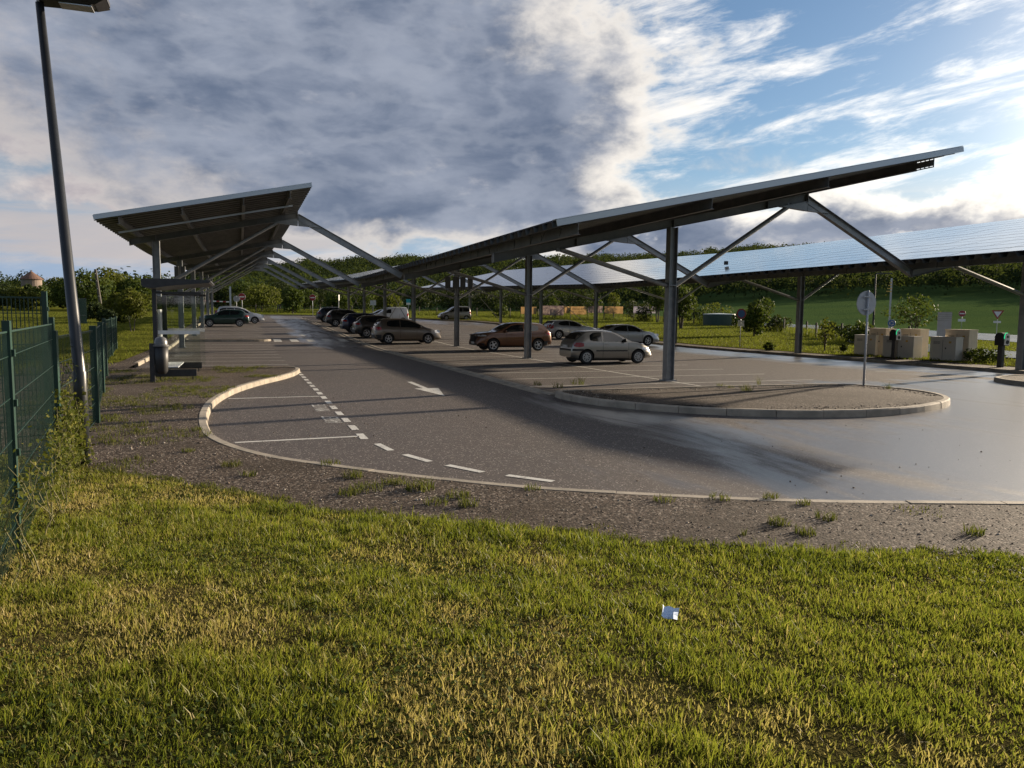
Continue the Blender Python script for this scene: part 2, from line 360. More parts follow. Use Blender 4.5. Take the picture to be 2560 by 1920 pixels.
def kerb(mb, P, side, h=0.13, w=0.15, stone=1.0, closed=False):
    P = [Vector(p) for p in P]
    if closed: P.append(P[0])
    S = [0.0]
    for a, b in zip(P, P[1:]): S.append(S[-1] + (b - a).length)
    def pt(s):
        s = min(max(s, 0), S[-1] - 1e-6); i = max(k for k in range(len(S) - 1) if S[k] <= s)
        t = (s - S[i]) / max(1e-9, S[i + 1] - S[i]); return P[i].lerp(P[i + 1], t), (P[i + 1] - P[i]).normalized()
    n = max(1, round(S[-1] / stone)); l = S[-1] / n
    for q in range(n):
        sub = max(2, int(l / 0.3) + 1); rows = []
        jz = random.uniform(-0.004, 0.004); jy = random.uniform(-0.004, 0.004)
        for j in range(sub):
            s = q * l + 0.006 + (l - 0.012) * j / (sub - 1); p, d = pt(s)
            p2, d2 = pt(min(S[-1], s + 0.15)); p3, d3 = pt(max(0, s - 0.15)); d = (d + d2 + d3).normalized()
            nrm = Vector((-d.y, d.x)) * side; z = L(p.y) + jz
            rows.append([(p.x + nrm.x * (a + jy), p.y + nrm.y * (a + jy), z + b) for a, b in ((0.0, -0.05), (0.012, h - 0.025), (0.035, h), (w, h), (w, -0.05))])
        o = len(mb.v); mb.v += [p for r in rows for p in r]
        for j in range(sub - 1):
            for i in range(4): mb.f.append((o + j * 5 + i, o + j * 5 + i + 1, o + j * 5 + 5 + i + 1, o + j * 5 + 5 + i))
        mb.f.append(tuple(o + i for i in range(5))[::-1]); mb.f.append(tuple(o + (sub - 1) * 5 + i for i in range(5)))
    return mb
ISLE = smooth_line([(7.40, 17.3), (7.55, 15.6), (8.6, 13.85), (10.0, 12.75), (11.3, 12.25), (12.6, 12.1), (14.2, 12.4), (15.9, 13.2), (16.9, 14.3), (17.2, 15.5), (17.0, 16.7), (16.3, 17.3), (14.5, 17.5), (11, 17.6), (8.2, 17.6)], 4, True)
ISLE_R = smooth_line([(24.0, 18.3), (23.3, 17.5), (23.0, 16.4), (23.0, 14.6), (23.8, 13.4), (25.5, 13.0), (27.0, 13.4), (27.5, 15), (27.4, 18.3), (25.9, 18.8)], 4, True)
RIGHT = [(28.0, 12.0), (28.0, 60.0), (27.9, 84.0), (26.9, 90.0), (24.5, 92.6), (20, 100.5), (11.9, 106), (7.8, 108.5), (-3.4, 108.5)]
LEFTK = [(-3.6, 31.0), (-3.55, 108)]
LEFT_ISLE = [(-3.3, 51.3), (0.9, 51.3), (1.6, 51.55), (1.9, 52.0), (1.5, 52.5), (0.9, 52.65), (-3.3, 52.65)]
def inset(P, d):                                    # polygon counter-clockwise or clockwise: shrink towards the middle
    P = [Vector(p) for p in P]; n = len(P); A = sum(P[i].x * P[(i + 1) % n].y - P[(i + 1) % n].x * P[i].y for i in range(n)); sgn = 1 if A > 0 else -1
    out = []
    for i in range(n):
        t = (P[(i + 1) % n] - P[i - 1]).normalized(); out.append(P[i] + Vector((-t.y, t.x)) * d * sgn)
    return [(p.x, p.y) for p in out]
mb = MB()
kerb(mb, NEARS, 1); kerb(mb, ISLE, 1, 0.15, closed=True); kerb(mb, ISLE_R, 1, 0.14, closed=True)
kerb(mb, RIGHT, -1, 0.13); kerb(mb, LEFTK, 1, 0.14); kerb(mb, LEFT_ISLE, 1, 0.13, closed=True)
kerb(mb, [(7.42, 17.7), (7.5, 30), (7.5, 98)], -1, 0.035, 0.22, 2.0)
kerb(mb, [(7.35, 98), (17.6, 98.0)], 1, 0.12)
kerb(mb, [(-3.55, 28.4), (1.5, 28.2)], -1, 0.12)
kind(mb.build('kerb', M['concrete']), 'structure')
gut = MB()
for y0 in np.arange(18, 97.9, 2.0):
    y1 = min(98, y0 + 1.99); gut.add([(7.22, y0, L(y0) + .005), (7.49, y0, L(y0) + .005), (7.49, y1, L(y1) + .005), (7.22, y1, L(y1) + .005)], [(0, 1, 2, 3)])
kind(gut.build('gutter', M['concrete']), 'structure')
ring = lambda P, d=0.14: inset(P, d)
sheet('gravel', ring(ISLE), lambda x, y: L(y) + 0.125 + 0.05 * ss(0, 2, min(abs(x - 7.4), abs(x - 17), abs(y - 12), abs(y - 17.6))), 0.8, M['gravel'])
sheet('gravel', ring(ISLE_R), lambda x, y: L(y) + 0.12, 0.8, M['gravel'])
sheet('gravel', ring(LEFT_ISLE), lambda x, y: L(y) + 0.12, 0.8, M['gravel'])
near_back = [Vector(p) for p in NEARS]
off = []
for i, p in enumerate(near_back):
    d = (near_back[min(i + 1, len(near_back) - 1)] - near_back[max(i - 1, 0)]).normalized(); off.append((p.x - d.y * 0.145, p.y + d.x * 0.145))
VERGE = off + [(-3.6, 28.25), (-3.6, 31.0), (-7.5, 31.0), (-7.5, -5), (19.0, -5)]
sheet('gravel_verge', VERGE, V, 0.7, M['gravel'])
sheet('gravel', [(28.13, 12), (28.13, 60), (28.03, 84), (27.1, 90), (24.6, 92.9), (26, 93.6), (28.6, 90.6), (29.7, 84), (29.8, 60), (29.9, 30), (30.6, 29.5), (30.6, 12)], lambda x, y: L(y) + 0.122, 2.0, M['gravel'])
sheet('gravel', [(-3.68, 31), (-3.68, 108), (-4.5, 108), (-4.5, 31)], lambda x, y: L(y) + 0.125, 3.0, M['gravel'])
sheet('lawn', [(29.5, 12), (30.3, 29.3), (29.5, 30), (29.5, 84), (28.5, 90), (25.5, 94), (20.4, 100.8), (12, 106.2), (8, 108.7), (8, 175), (70, 175), (70, -8), (29.5, -8)], T, 4.0, M['lawn'], 0.012)
sheet('lawn', [(-4.3, 31.2), (-4.3, 108.6), (8, 108.7), (8, 175), (-60, 175), (-60, 12), (-7.2, 12), (-6.6, 31.2)], T, 4.0, M['lawn'], 0.012)

# one big ground sheet out to the wooded hills
rs = [0, 4, 8, 14, 20, 28, 36, 45, 55, 66, 78, 92, 108, 125, 135, 150, 165, 180, 200, 220, 240, 270, 300, 340, 380, 420, 470, 520, 560, 620, 720, 900]
az = np.arange(-180, 180, 4.0)
mb = MB()
def gz(x, y):
    ins = ss(-50, -40, x) * ss(66, 58, x) * ss(-14, -7, y) * ss(172, 164, y); return T(x, y) - 0.05 - 0.3 * ins
for r in rs:
    for a in az:
        x, y = r * math.sin(R(a)), r * math.cos(R(a)); mb.v.append((x, y, gz(x, y)))
n = len(az)
for i in range(len(rs) - 1):
    for j in range(n): q = (j + 1) % n; mb.f.append((i * n + j, i * n + n + j, i * n + n + q, i * n + q))
kind(mb.build('ground', M['field'], smooth=True), 'structure')

# public road beyond the cabinets, wet and bright
def strip(name, P, m, dz, zf=T):
    mb = MB(); mb.v = [(x, y, zf(x, y) + dz) for x, y in P]; k = len(P) // 2
    mb.f = [(i, i + 1, 2 * k - 2 - i, 2 * k - 1 - i) for i in range(k - 1)]; return kind(mb.build(name, m), 'structure')
M['wetroad'] = pbr('wet_road', (0.05, 0.048, 0.05), 0.20, 0, (0.08, 0.075, 0.07), 0.5, rvar=0.16, world=True)
fl = lambda x, y: L(y) + 0.13
A = [polar(px, r) for px, r in ((1900, 112), (2100, 108), (2300, 103), (2560, 96), (2900, 86))]
B = [polar(px, r) for px, r in ((2900, 66), (2560, 76), (2300, 84), (2100, 92), (1900, 102))]
strip('road', A + B, M['wetroad'], 0.05)
A = [polar(px, r) for px, r in ((2120, 88), (2300, 66), (2480, 56), (2700, 50))]; B = [polar(px, r) for px, r in ((2700, 41), (2480, 46), (2300, 50), (2120, 64))]
strip('road', A + B, M['wetroad'], 0.07)

def stripe(mb, x0, y0, x1, y1, w, dz=0.004):
    a, b = Vector((x0, y0)), Vector((x1, y1)); d = (b - a); n = max(1, int(d.length / 2)); d2 = d.normalized(); s = Vector((-d2.y, d2.x)) * w / 2
    for i in range(n):
        p, q = a + d * (i / n), a + d * ((i + 1) / n)
        mb.add([(t.x, t.y, L(t.y) + dz) for t in (p - s, q - s, q + s, p + s)], [(0, 1, 2, 3)])
st = MB()
for y in np.arange(20.0, 97, 2.5): stripe(st, 7.75, y, 12.74, y, 0.09); stripe(st, 12.86, y, 17.9, y, 0.09)
stripe(st, 12.8, 17.75, 12.8, 97.8, 0.10)
for y in np.arange(20.0, 88, 2.5): stripe(st, 23.1, y, 27.9, y, 0.09)
for y in list(np.arange(31.0, 51, 2.5)) + list(np.arange(55.2, 106, 2.5)): stripe(st, -3.35, y, 1.75, y, 0.09)
stripe(st, -0.30, 18.87, 1.80, 18.88, 0.10); stripe(st, -0.12, 12.42, 1.82, 12.50, 0.10)
kind(st.build('stall_markings', M['paint']), 'structure')
ds = MB()
for k in range(15): stripe(ds, 1.865, 12.47 + k * 1.015 - 0.29, 1.865, 12.47 + k * 1.015 + 0.29, 0.125, 0.006)
for x, y, dx, dy in ((2.03, 11.36, -.15, 1), (2.32, 10.35, -.36, 1), (2.76, 9.44, -.55, 1), (3.37, 8.63, -.85, 1)):
    d = Vector((dx, dy)).normalized() * 0.33; stripe(ds, x - d.x, y - d.y, x + d.x, y + d.y, 0.11, 0.006)
kind(ds.build('dashed_marking', M['paint']), 'structure')
cw = MB()
for x in (2.06, 3.13, 4.21, 5.28, 6.36): stripe(cw, x + 0.25, 51.2, x + 0.25, 54.15, 0.5, 0.006)
kind(cw.build('crossing_marking', M['paint']), 'structure')
for y0 in (0.0, 39.2):
    ar = MB(); P = [(4.46, 20.24), (4.78, 18.17), (5.13, 20.2), (4.84, 20.22), (4.84, 22.28), (4.69, 22.28), (4.69, 20.22)]
    ar.add([(x - (0.35 if y0 else 0), y + y0, L(y + y0) + 0.005) for x, y in P], [(0, 1, 2, 3, 6), (3, 4, 5, 6)])
    kind(ar.build('arrow_marking', M['paint']), 'structure')
def text_mesh(name, s, m, mat4, w, h, parent=None, depth=0.0):
    c = bpy.data.curves.new(name, 'FONT'); c.body = s; c.extrude = depth; c.resolution_u = 2
    o = bpy.data.objects.new('t', c); COL.objects.link(o); bpy.context.view_layer.update()
    me = bpy.data.meshes.new_from_object(o.evaluated_get(bpy.context.evaluated_depsgraph_get())); bpy.data.objects.remove(o)
    co = np.array([v.co for v in me.vertices]); lo, hi = co.min(0), co.max(0)
    for v in me.vertices: v.co = mat4 @ Vector(((v.co.x - lo[0]) / (hi[0] - lo[0]) * w, (v.co.y - lo[1]) / (hi[1] - lo[1]) * h, v.co.z))
    me.materials.clear(); return link(name, me, m, parent)
def axes(o, x, y):
    x, y = Vector(x).normalized(), Vector(y).normalized(); z = x.cross(y)
    return Matrix(((x.x, y.x, z.x, o[0]), (x.y, y.y, z.y, o[1]), (x.z, y.z, z.z, o[2]), (0, 0, 0, 1)))
kind(text_mesh('ground_lettering', 'ARRET', M['paint'], axes((1.76, 14.17, 0.006), (0, 1, 0), (-1, 0, 0)), 0.95, 0.30), 'structure')
kind(text_mesh('ground_lettering', 'MINUTE', M['paint'], axes((1.74, 15.95, 0.006), (0, 1, 0), (-1, 0, 0)), 1.16, 0.29), 'structure')

# ------------------------------------------------------------------ solar canopies
FR = [20.78 + 12.5 * k for k in range(7)]
SL = 0.216
def canopy(label, X0, frames, left, right, roof, y0, y1, braces, tie, cross, sections):
    """X0: valley line; the rafters rise towards +X from left to right (offsets from X0)"""
    C = thing('solar_canopy', (X0, frames[0], 0), 0, label, 'solar carport', 'solar canopies over the car park')
    o = Vector((X0, frames[0], 0)); mk = lambda b, n, m: b.build(n, m, C)
    zb = lambda d, y: 3.55 + SL * d + L(y)
    f0 = frames[0]
    for k, Y in enumerate(frames):
        y = Y - f0; g = L(Y); pd = 5.93
        b = MB(); b.ibeam((pd, y, g), (pd, y, zb(pd, Y) + 0.0), 0.26, 0.27, 0.02, (1, 0, 0))
        b.box((pd, y, g + 0.02), (0.40, 0.40, 0.04)); b.box((pd, y, g + 3.02), (0.29, 0.29, 0.03))
        mk(b, 'post', M['galv'])
        b = MB(); p0 = Vector((left, y, zb(left, Y) + 0.12)); p1 = Vector((right, y, zb(right, Y) + 0.12)); b.ibeam(p0, p1, 0.20, 0.25)
        b.box(p1, (0.03, 0.22, 0.32)); b.box((left, y, p0.z), (0.03, 0.2, 0.27)); b.box((pd, y, zb(pd, Y) + .12), (0.02, 0.21, 0.245))
        for d in (left + 2.6, right - 1.6): b.box((d, y, zb(d, Y) + .12), (0.02, 0.19, 0.235))
        mk(b, 'rafter', M['galv_dark'])
        for s, d in braces:
            b = MB(); b.tube([(pd + 0.15 * s, y, g + 3.02), (pd + d, y, zb(pd + d, Y) - 0.02)], 0.075, 8); b.box((pd + d, y, zb(pd + d, Y) - 0.03), (0.3, 0.06, 0.10)); mk(b, 'brace', M['galv'])
        if tie:
            b = MB(); q0 = Vector((right - 0.02, y, zb(right, Y) + 0.07)); q1 = Vector((15.8, y, 3.72 + g)); b.ibeam(q0, q1, 0.18, 0.26)
            b.add([(right - 1.1, y - .08, zb(right - 1.1, Y)), (right + .02, y - .08, zb(right, Y)), (right + .0, y - .08, zb(right, Y) - .32), (right - 1.1, y + .08, zb(right - 1.1, Y)), (right + .02, y + .08, zb(right, Y)), (right + .0, y + .08, zb(right, Y) - .32)],
                  [(0, 2, 1), (3, 4, 5), (0, 1, 4, 3), (1, 2, 5, 4), (2, 0, 3, 5)])
            b.add([(right + .03, y - .07, zb(right, Y) - .32), (right + .03, y - .07, zb(right, Y)), (right + .95, y - .07, zb(right, Y) - .36), (right + .03, y + .07, zb(right, Y) - .32), (right + .03, y + .07, zb(right, Y)), (right + .95, y + .07, zb(right, Y) - .36)],
                  [(0, 1, 2), (5, 4, 3), (0, 2, 5, 3), (2, 1, 4, 5), (1, 0, 3, 4)])
            mk(b, 'tie_beam', M['galv'])
    span = lambda a, b_: [y for y in [a] + [v for v in (40, 44, 48, 52, 60, 70, 80, 90) if a < v < b_] + [b_]]
    for d in ([roof[0] + 0.75, roof[0] + 2.7, roof[0] + 4.7, roof[1] - 0.75] if roof[1] - roof[0] < 8 else [roof[0] + 0.55, roof[0] + 4.1, roof[0] + 7.6, roof[1] - 1.0]):
        b = MB(); Y = span(y0, y1)
        if sections[0][1] > 90 and d == roof[1] - 1.0:       # slotted splice end
            Y[0] = y0 + 0.6
            for za, zc in ((.245, .272), (.292, .458), (.478, .505)): b.beam((d, y0 - f0, zb(d, y0) + (za + zc) / 2), (d, y0 + .6 - f0, zb(d, y0) + (za + zc) / 2), .012, zc - za)
            for zz in (.282, .468):
                for q in range(5): b.beam((d, y0 + q * .14 - f0, zb(d, y0) + zz), (d, y0 + q * .14 + .03 - f0, zb(d, y0) + zz), .012, .022)
        for u, v in zip(Y, Y[1:]): b.ibeam((d, u - f0, zb(d, u) + 0.375), (d, v - f0, zb(d, v) + 0.375), 0.11, 0.26, 0.012)
        mk(b, 'purlin', M['galv_dark'])
    dk = MB(); pn = MB(); top = 0.505
    for s0, s1 in sections:
        n = int((s1 - s0) / 0.56); p = (s1 - s0) / n
        for i in range(n):
            prof = [(0, 0), (0.22, 0), (0.28, 0.14), (0.50, 0.14), (0.56, 0)]
            for (a, za), (c, zc) in zip(prof, prof[1:]):
                u, v = s0 + i * p + a / 0.56 * p, s0 + i * p + c / 0.56 * p
                dk.add([(roof[0], u - f0, zb(roof[0], u) + top + za), (roof[1], u - f0, zb(roof[1], u) + top + za), (roof[1], v - f0, zb(roof[1], v) + top + zc), (roof[0], v - f0, zb(roof[0], v) + top + zc)], [(0, 1, 2, 3)])
        rows = max(1, round((roof[1] - roof[0]) / 1.02)); pw = (roof[1] - roof[0]) / rows; cols = round((s1 - s0) / 1.68); pl = (s1 - s0) / cols
        for i in range(rows):
            for j in range(cols):
                a, c, u, v = roof[0] + i * pw + (.03), roof[0] + (i + 1) * pw - .03, s0 + j * pl + .014, s0 + (j + 1) * pl - .014; e = random.uniform(-.002, .002)
                P = [(a, u), (c, u), (c, v), (a, v)]; hi = [(x, y_ - f0, zb(x, y_) + top + 0.175 + e) for x, y_ in P]; lo = [(x, y_, z - .035) for x, y_, z in hi]
                pn.add(hi + lo, [(0, 1, 2, 3), (4, 5, 1, 0), (5, 6, 2, 1), (6, 7, 3, 2), (7, 4, 0, 3)])
    mk(dk, 'roof_deck', M['deck']); kind(mk(pn, 'solar_panels', M['solar']), 'stuff')
    b = MB(); a, c = roof
    b.beam((a, y0 - .03 - f0, zb(a, y0) + top + .085), (c, y0 - .03 - f0, zb(c, y0) + top + .085), 0.03, 0.14); b.beam((a, y0 + .1 - f0, zb(a, y0) + top + .172), (c, y0 + .1 - f0, zb(c, y0) + top + .172), 0.24, 0.018)
    mk(b, 'gable_flashing', M['flash'])
    if sections[0][1] > 90:                              # module cables hanging behind the low purlin
        rr = random.Random(3); d = roof[0] + 0.46
        for i in range(30):
            b = MB(); y = y0 + 1 + i * 1.05 + rr.uniform(-.3, .3); h = rr.uniform(.14, .27); s = rr.uniform(-.35, .35); z = zb(d, y) + .50
            b.tube([(d, y - f0, z), (d - .02, y + s * .5 - f0, z - h * .5), (d - .02, y + s * .4 - f0, z - h), (d, y + s - f0, z - h * .15)], 0.007, 4)
            mk(b, 'cable', M['cable'])
    for k in cross:                                      # rod bracing between two posts
        b = MB(); ya, yb = frames[k], frames[k + 1]
        b.tube([(5.93, ya - f0, L(ya) + .3), (5.93, yb - f0, L(yb) + 4.5)], 0.025, 6); b.tube([(5.93, yb - f0, L(yb) + .3), (5.93, ya - f0, L(ya) + 4.5)], 0.025, 6); mk(b, 'cross_bracing', M['galv_dark'])
    return C
XL, XM, XR = 6.88 - 15.9, 6.88, 22.70
can_l = canopy('solar canopy with corrugated underside on the far left row of stalls', XL, FR[1:], 5.0, 11.38, (4.52, 11.55), 28.45, 99.5, [(1, 4.7)], True, [3], [(28.45, 64.2), (65.6, 77.6), (79.0, 99.5)])
lt = MB()
lt.beam((5.0, -2.9, 3.55 + SL * 5.0 + .20), (11.0, -2.9, 3.55 + SL * 11.0 + .20), 0.07, 0.06); lt.build('cross_rail', M['flash'], can_l)
can_m = canopy('middle solar canopy carried by the row of thick steel posts nearest the camera', XM, FR, 0.02, 11.05, (-0.15, 12.0), 15.8, 99.5, [(-1, -3.8), (1, 4.5)], True, [3, 5], [(15.8, 99.5)])
can_r = canopy('solar canopy showing its bright panelled top, standing beside the right lawn', XR, FR, 0.02, 11.05, (-0.35, 12.0), 15.8, 99.5, [(-1, -3.8), (1, 4.5)], False, [3, 5], [(15.8, 99.5)])

vr = ray(1815, 664); tt = (3.55 - SL * XR + .70 - EYE) / (vr[2] - SL * vr[0]); vx, vy = vr[0] * tt, vr[1] * tt
MB().box((vx - XR, vy - FR[0], 3.55 + SL * (vx - XR) + L(vy) + .85), (.17, .17, .2)).build('roof_vent', M['plastic'], can_r)

# ------------------------------------------------------------------ cars
def paint(name, c, metal=0.5, rough=0.32):
    return pbr(name, c, rough, metal, tuple(v * 0.93 for v in c), 1.5, coat=0.8)
def cr(P, x):                                       # piecewise interpolation with eased slope (monotone look)
    if x <= P[0][0]: return P[0][1]
    for i in range(len(P) - 1):
        (a, u), (b, v) = P[i], P[i + 1]
        if x <= b:
            t = (x - a) / (b - a); m0 = (P[i + 1][1] - P[i - 1][1]) / (P[i + 1][0] - P[i - 1][0]) * (b - a) if i > 0 else v - u
            m1 = (P[i + 2][1] - u) / (P[i + 2][0] - a) * (b - a) if i + 2 < len(P) else v - u
            m0 = max(-3 * abs(v - u), min(3 * abs(v - u), m0)) if m0 * (v - u) > 0 else 0; m1 = max(-3 * abs(v - u), min(3 * abs(v - u), m1)) if m1 * (v - u) > 0 else 0
            t2, t3 = t * t, t * t * t; return (2 * t3 - 3 * t2 + 1) * u + (t3 - 2 * t2 + t) * m0 + (-2 * t3 + 3 * t2) * v + (t3 - t2) * m1
    return P[-1][1]
def wheel_meshes(r, spokes, style):
    b = MB(); w = 0.20
    b.lathe([(r * .66, w / 4), (r * .66, -w / 2), (r * .93, -w / 2), (r, -w / 2 + .03), (r, w / 2 - .03), (r * .93, w / 2), (r * .66, w / 2)], 28, Matrix.Rotation(R(90), 3, 'X'))
    b.f = [f for f in b.f if len(f) == 4]; ty = b
    q = MB(); ri = r * .68; Mx = Matrix.Rotation(R(-90), 3, 'X')
    q.lathe([(ri * 1.0, -.085), (ri, -.095), (ri * .86, -.09), (ri * .84, -.05)], 24, Mx) if style != 'hub' else q.lathe([(ri, -.09), (ri * .97, -.105), (ri * .78, -.108), (ri * .76, -.06)], 24, Mx)
    q.v = q.v; q.f = [f for f in q.f if len(f) == 4]
    for k in range(spokes):
        a = 2 * math.pi * (k + .25) / spokes; c, s_ = math.cos(a), math.sin(a); wd = (1.5 if style == 'hub' else 1.0) * ri * 2.4 / spokes / 2.2
        tw = 0.35 if style == 'twist' else 0
        c2, s2 = math.cos(a + tw), math.sin(a + tw)
        p0, p1 = Vector((c * ri * .12, -.098, s_ * ri * .12)), Vector((c2 * ri * .93, -.095, s2 * ri * .93)); t0, t1 = Vector((-s_, 0, c)), Vector((-s2, 0, c2)); d = Vector((0, .03, 0))
        V_ = [p0 - t0 * wd * .55, p0 + t0 * wd * .55, p1 + t1 * wd * .5, p1 - t1 * wd * .5]; q.add(V_ + [v + d for v in V_], [(0, 1, 2, 3), (4, 5, 1, 0), (6, 7, 3, 2), (5, 6, 2, 1), (7, 4, 0, 3)])
    q.lathe([(ri * .30, -.06), (ri * .30, -.108), (ri * .1, -.114)], 14, Mx)
    k = MB(); k.lathe([(ri, -.05), (ri, -.03)], 20, Mx)
    return ty, q, k
def car(label, cx, cy, head, S, body, group='cars parked under the canopies', cat='car', name='parked_car'):
    Lg, W = S['L'], S['W']; top = S['top']; belt = S['belt']; xr = S['xr']; xf = xr + S['wb']; r = S['r']; zs = S.get('sill', 0.22)
    E = thing(name, (cx, cy, L(cy) + 0.004), head, label, cat, group); x0 = Lg / 2
    Zt = lambda x: cr(top, x)
    Zb = lambda x: min(cr(belt, x), Zt(x) - 0.035)
    def hw(x):
        e = S.get('taper', (0.20, 0.16)); d = (Lg - x) / 0.75; k = 1 - e[0] * max(0, 1 - d) ** 2; d = x / 0.6; return W / 2 * min(k, 1 - e[1] * max(0, 1 - d) ** 2)
    def zlo(x): return zs + 0.10 * max(0, 1 - x / 0.45) ** 1.5 + 0.05 * max(0, 1 - (Lg - x) / 0.5)
    tum = S.get('tum', 0.30)
    def sec(x):
        w, t, b, z = hw(x), Zt(x), Zb(x), zlo(x); g = t - b; wb_ = w * .972; wr = wb_ - tum * max(0, g - .04); k = min(1, g / .3); h = b - z
        return [(0, z), (w * .88, z), (w * .965, z + .05), (w * .995, z + .28 * h), (w, z + .5 * h), (w * .992, z + .78 * h), (wb_, b),
                (wb_ * .5 + wr * .5, b + .5 * (g - .05 * k)), (wr, t - .05 * k - .012 * (1 - k)), (wr - .07, t - .016 * k - .004), (wr * .5, t), (0, t + .006)]
    def ys(x, z):
        P = sec(x)[1:10]
        for (y0, z0), (y1, z1) in zip(P, P[1:]):
            if z <= z1 and z1 > z0: return y0 + (y1 - y0) * max(0, (z - z0) / (z1 - z0))
        return P[-1][0]
    xs = sorted(set([0, .03, .09] + [round(Lg * i / 34, 3) for i in range(1, 34)] + [Lg - .09, Lg - .03, Lg] + [p[0] for p in top if 0 < p[0] < Lg]))
    xs = [x for i, x in enumerate(xs) if i == 0 or x - xs[i - 1] > .018]
    mb = MB(); m = 23
    for x in xs:
        P = sec(x); ring = [(x - x0, -y, z) for y, z in P] + [(x - x0, y, z) for y, z in P[::-1][1:]]; mb.v += ring
    n = len(xs)
    for i in range(n - 1):
        for j in range(m):
            q = (j + 1) % m
            if j == m - 1: continue
            mb.f.append((i * m + j, i * m + q, i * m + m + q, i * m + m + j))
    for i in range(n - 1): mb.f.append((i * m + m - 1, i * m, i * m + m, i * m + 2 * m - 1)) if False else None
    mb.f.append(tuple(range(m))); mb.f.append(tuple((n - 1) * m + j for j in range(m))[::-1])
    me = bpy.data.meshes.new('body'); me.from_pydata(mb.v, [], mb.f); bm = bmesh.new(); bm.from_mesh(me)
    bmesh.ops.remove_doubles(bm, verts=bm.verts, dist=0.0008); bmesh.ops.recalc_face_normals(bm, faces=bm.faces); bm.to_mesh(me); bm.free()
    cut = MB(); ra = r + S.get('arch', 0.055)
    for x in (xr, xf):
        for s in (-1, 1): cut.lathe([(ra, -.16), (ra, .30)], 28, Matrix.Rotation(R(90), 3, 'X'), (x - x0, s * (W / 2 - .07) + (.07 if s > 0 else .07), r + .01))
    bo = bpy.data.objects.new('tb', me); COL.objects.link(bo); me.materials.append(body); me.materials.append(M['dark'])
    cm = bpy.data.meshes.new('c'); cm.from_pydata(cut.v, [], cut.f); cm.materials.append(M['dark']); cm.materials.append(M['dark']); co = bpy.data.objects.new('tc', cm); COL.objects.link(co)
    for p in cm.polygons: p.material_index = 1
    md = bo.modifiers.new('x', 'BOOLEAN'); md.object = co; md.operation = 'DIFFERENCE'; md.solver = 'EXACT'
    bpy.context.view_layer.update(); me2 = bpy.data.meshes.new_from_object(bo.evaluated_get(bpy.context.evaluated_depsgraph_get()))
    bpy.data.objects.remove(bo); bpy.data.objects.remove(co)
    o = bpy.data.objects.new('body', me2); COL.objects.link(o); o.parent = E; me2.shade_smooth()
    es = o.modifiers.new('e', 'EDGE_SPLIT'); es.split_angle = R(38)
    add = lambda b, nm, mm, par=None, sm=False: b.build(nm, mm, par or E, smooth=sm)
    # glass
    def side_patch(W3, off_, sides):
        out = MB()
        for s in sides:
            o_ = len(out.v)
            for x, zl, zh in W3:
                for t in (0, .5, 1): z = zl + (zh - zl) * t; out.v.append((x - x0, s * (ys(x, z) + off_), z))
            for i in range(len(W3) - 1):
                for j in range(2):
                    f = (o_ + i * 3 + j, o_ + i * 3 + 3 + j, o_ + i * 3 + 4 + j, o_ + i * 3 + 1 + j); out.f.append(f if s > 0 else f[::-1])
        return out
    dens = lambda P: [(x, cr([(a, b) for a, b, c in P], x), cr([(a, c) for a, b, c in P], x)) for x in sorted(set([p[0] for p in P] + list(np.linspace(P[0][0], P[-1][0], 7))))]
    for P in S['win']:
        for s in (-1, 1): add(side_patch(dens(P), 0.007, (s,)), 'side_window', M['carglass'])
    def top_patch(xa, xb, fr=0.90):
        out = MB(); xsn = np.linspace(xa, xb, 7)
        for x in xsn:
            P = sec(x)[8:]; yw = P[0][0]; sl = (Zt(x + .02) - Zt(x - .02)) / .04; nl = math.hypot(1, sl)
            for f in (-fr, -.6, -.2, .2, .6, fr):
                y = abs(f) * yw; z = np.interp(y, [p[0] for p in P[::-1]], [p[1] for p in P[::-1]])
                out.v.append((x - x0 - sl / nl * .012, y * (1 if f > 0 else -1), z + .012 / nl))
        for i in range(6):
            for j in range(5): out.f.append((i * 6 + j, i * 6 + 6 + j, i * 6 + 7 + j, i * 6 + 1 + j))
        return out
    add(top_patch(*S['ws']), 'windscreen', M['carglass'])
    if S.get('rw'): add(top_patch(*S['rw'], 0.86), 'rear_window', M['carglass'])
    # door seams, handles, trims, sills
    b = MB()
    for x in S['seams']:
        z0, z1 = zlo(x) + .07, Zb(x) - .01
        for s in (-1, 1):
            for i in range(4):
                a, c = z0 + (z1 - z0) * i / 4, z0 + (z1 - z0) * (i + 1) / 4; b.beam((x - x0, s * (ys(x, a) + .001), a), (x - x0, s * (ys(x, c) + .001), c), .010, .006, (0, 1, 0))
    add(b, 'door_seam', M['dark'])
    for x in S.get('handles', []):
        for s in (-1, 1): z = Zb(x) - .10; add(MB().box((x - x0, s * (ys(x, z) + .012), z), (.17, .028, .032)), 'door_handle', body)
    for s in (-1, 1):
        b = MB(); b.add([(x - x0, s * (ys(x, z) + o_), z) for x, z, o_ in ((xr + ra, zs + .01, .004), (xf - ra, zs + .01, .004), (xf - ra, zs + .09, .006), (xr + ra, zs + .09, .006))], [(0, 1, 2, 3) if s < 0 else (3, 2, 1, 0)])
        add(b, 'sill_trim', body if S.get('bodysill') else M['plastic'])
    if S.get('rub'):
        xa, xb, z = S['rub']
        for s in (-1, 1):
            b = MB(); nn = 8
            for i in range(nn): u, v = xa + (xb - xa) * i / nn, xa + (xb - xa) * (i + 1) / nn; b.beam((u - x0, s * (ys(u, z) + .006), z + .01), (v - x0, s * (ys(v, z) + .006), z), .022, .055)
            add(b, 'side_moulding', M['plastic'])
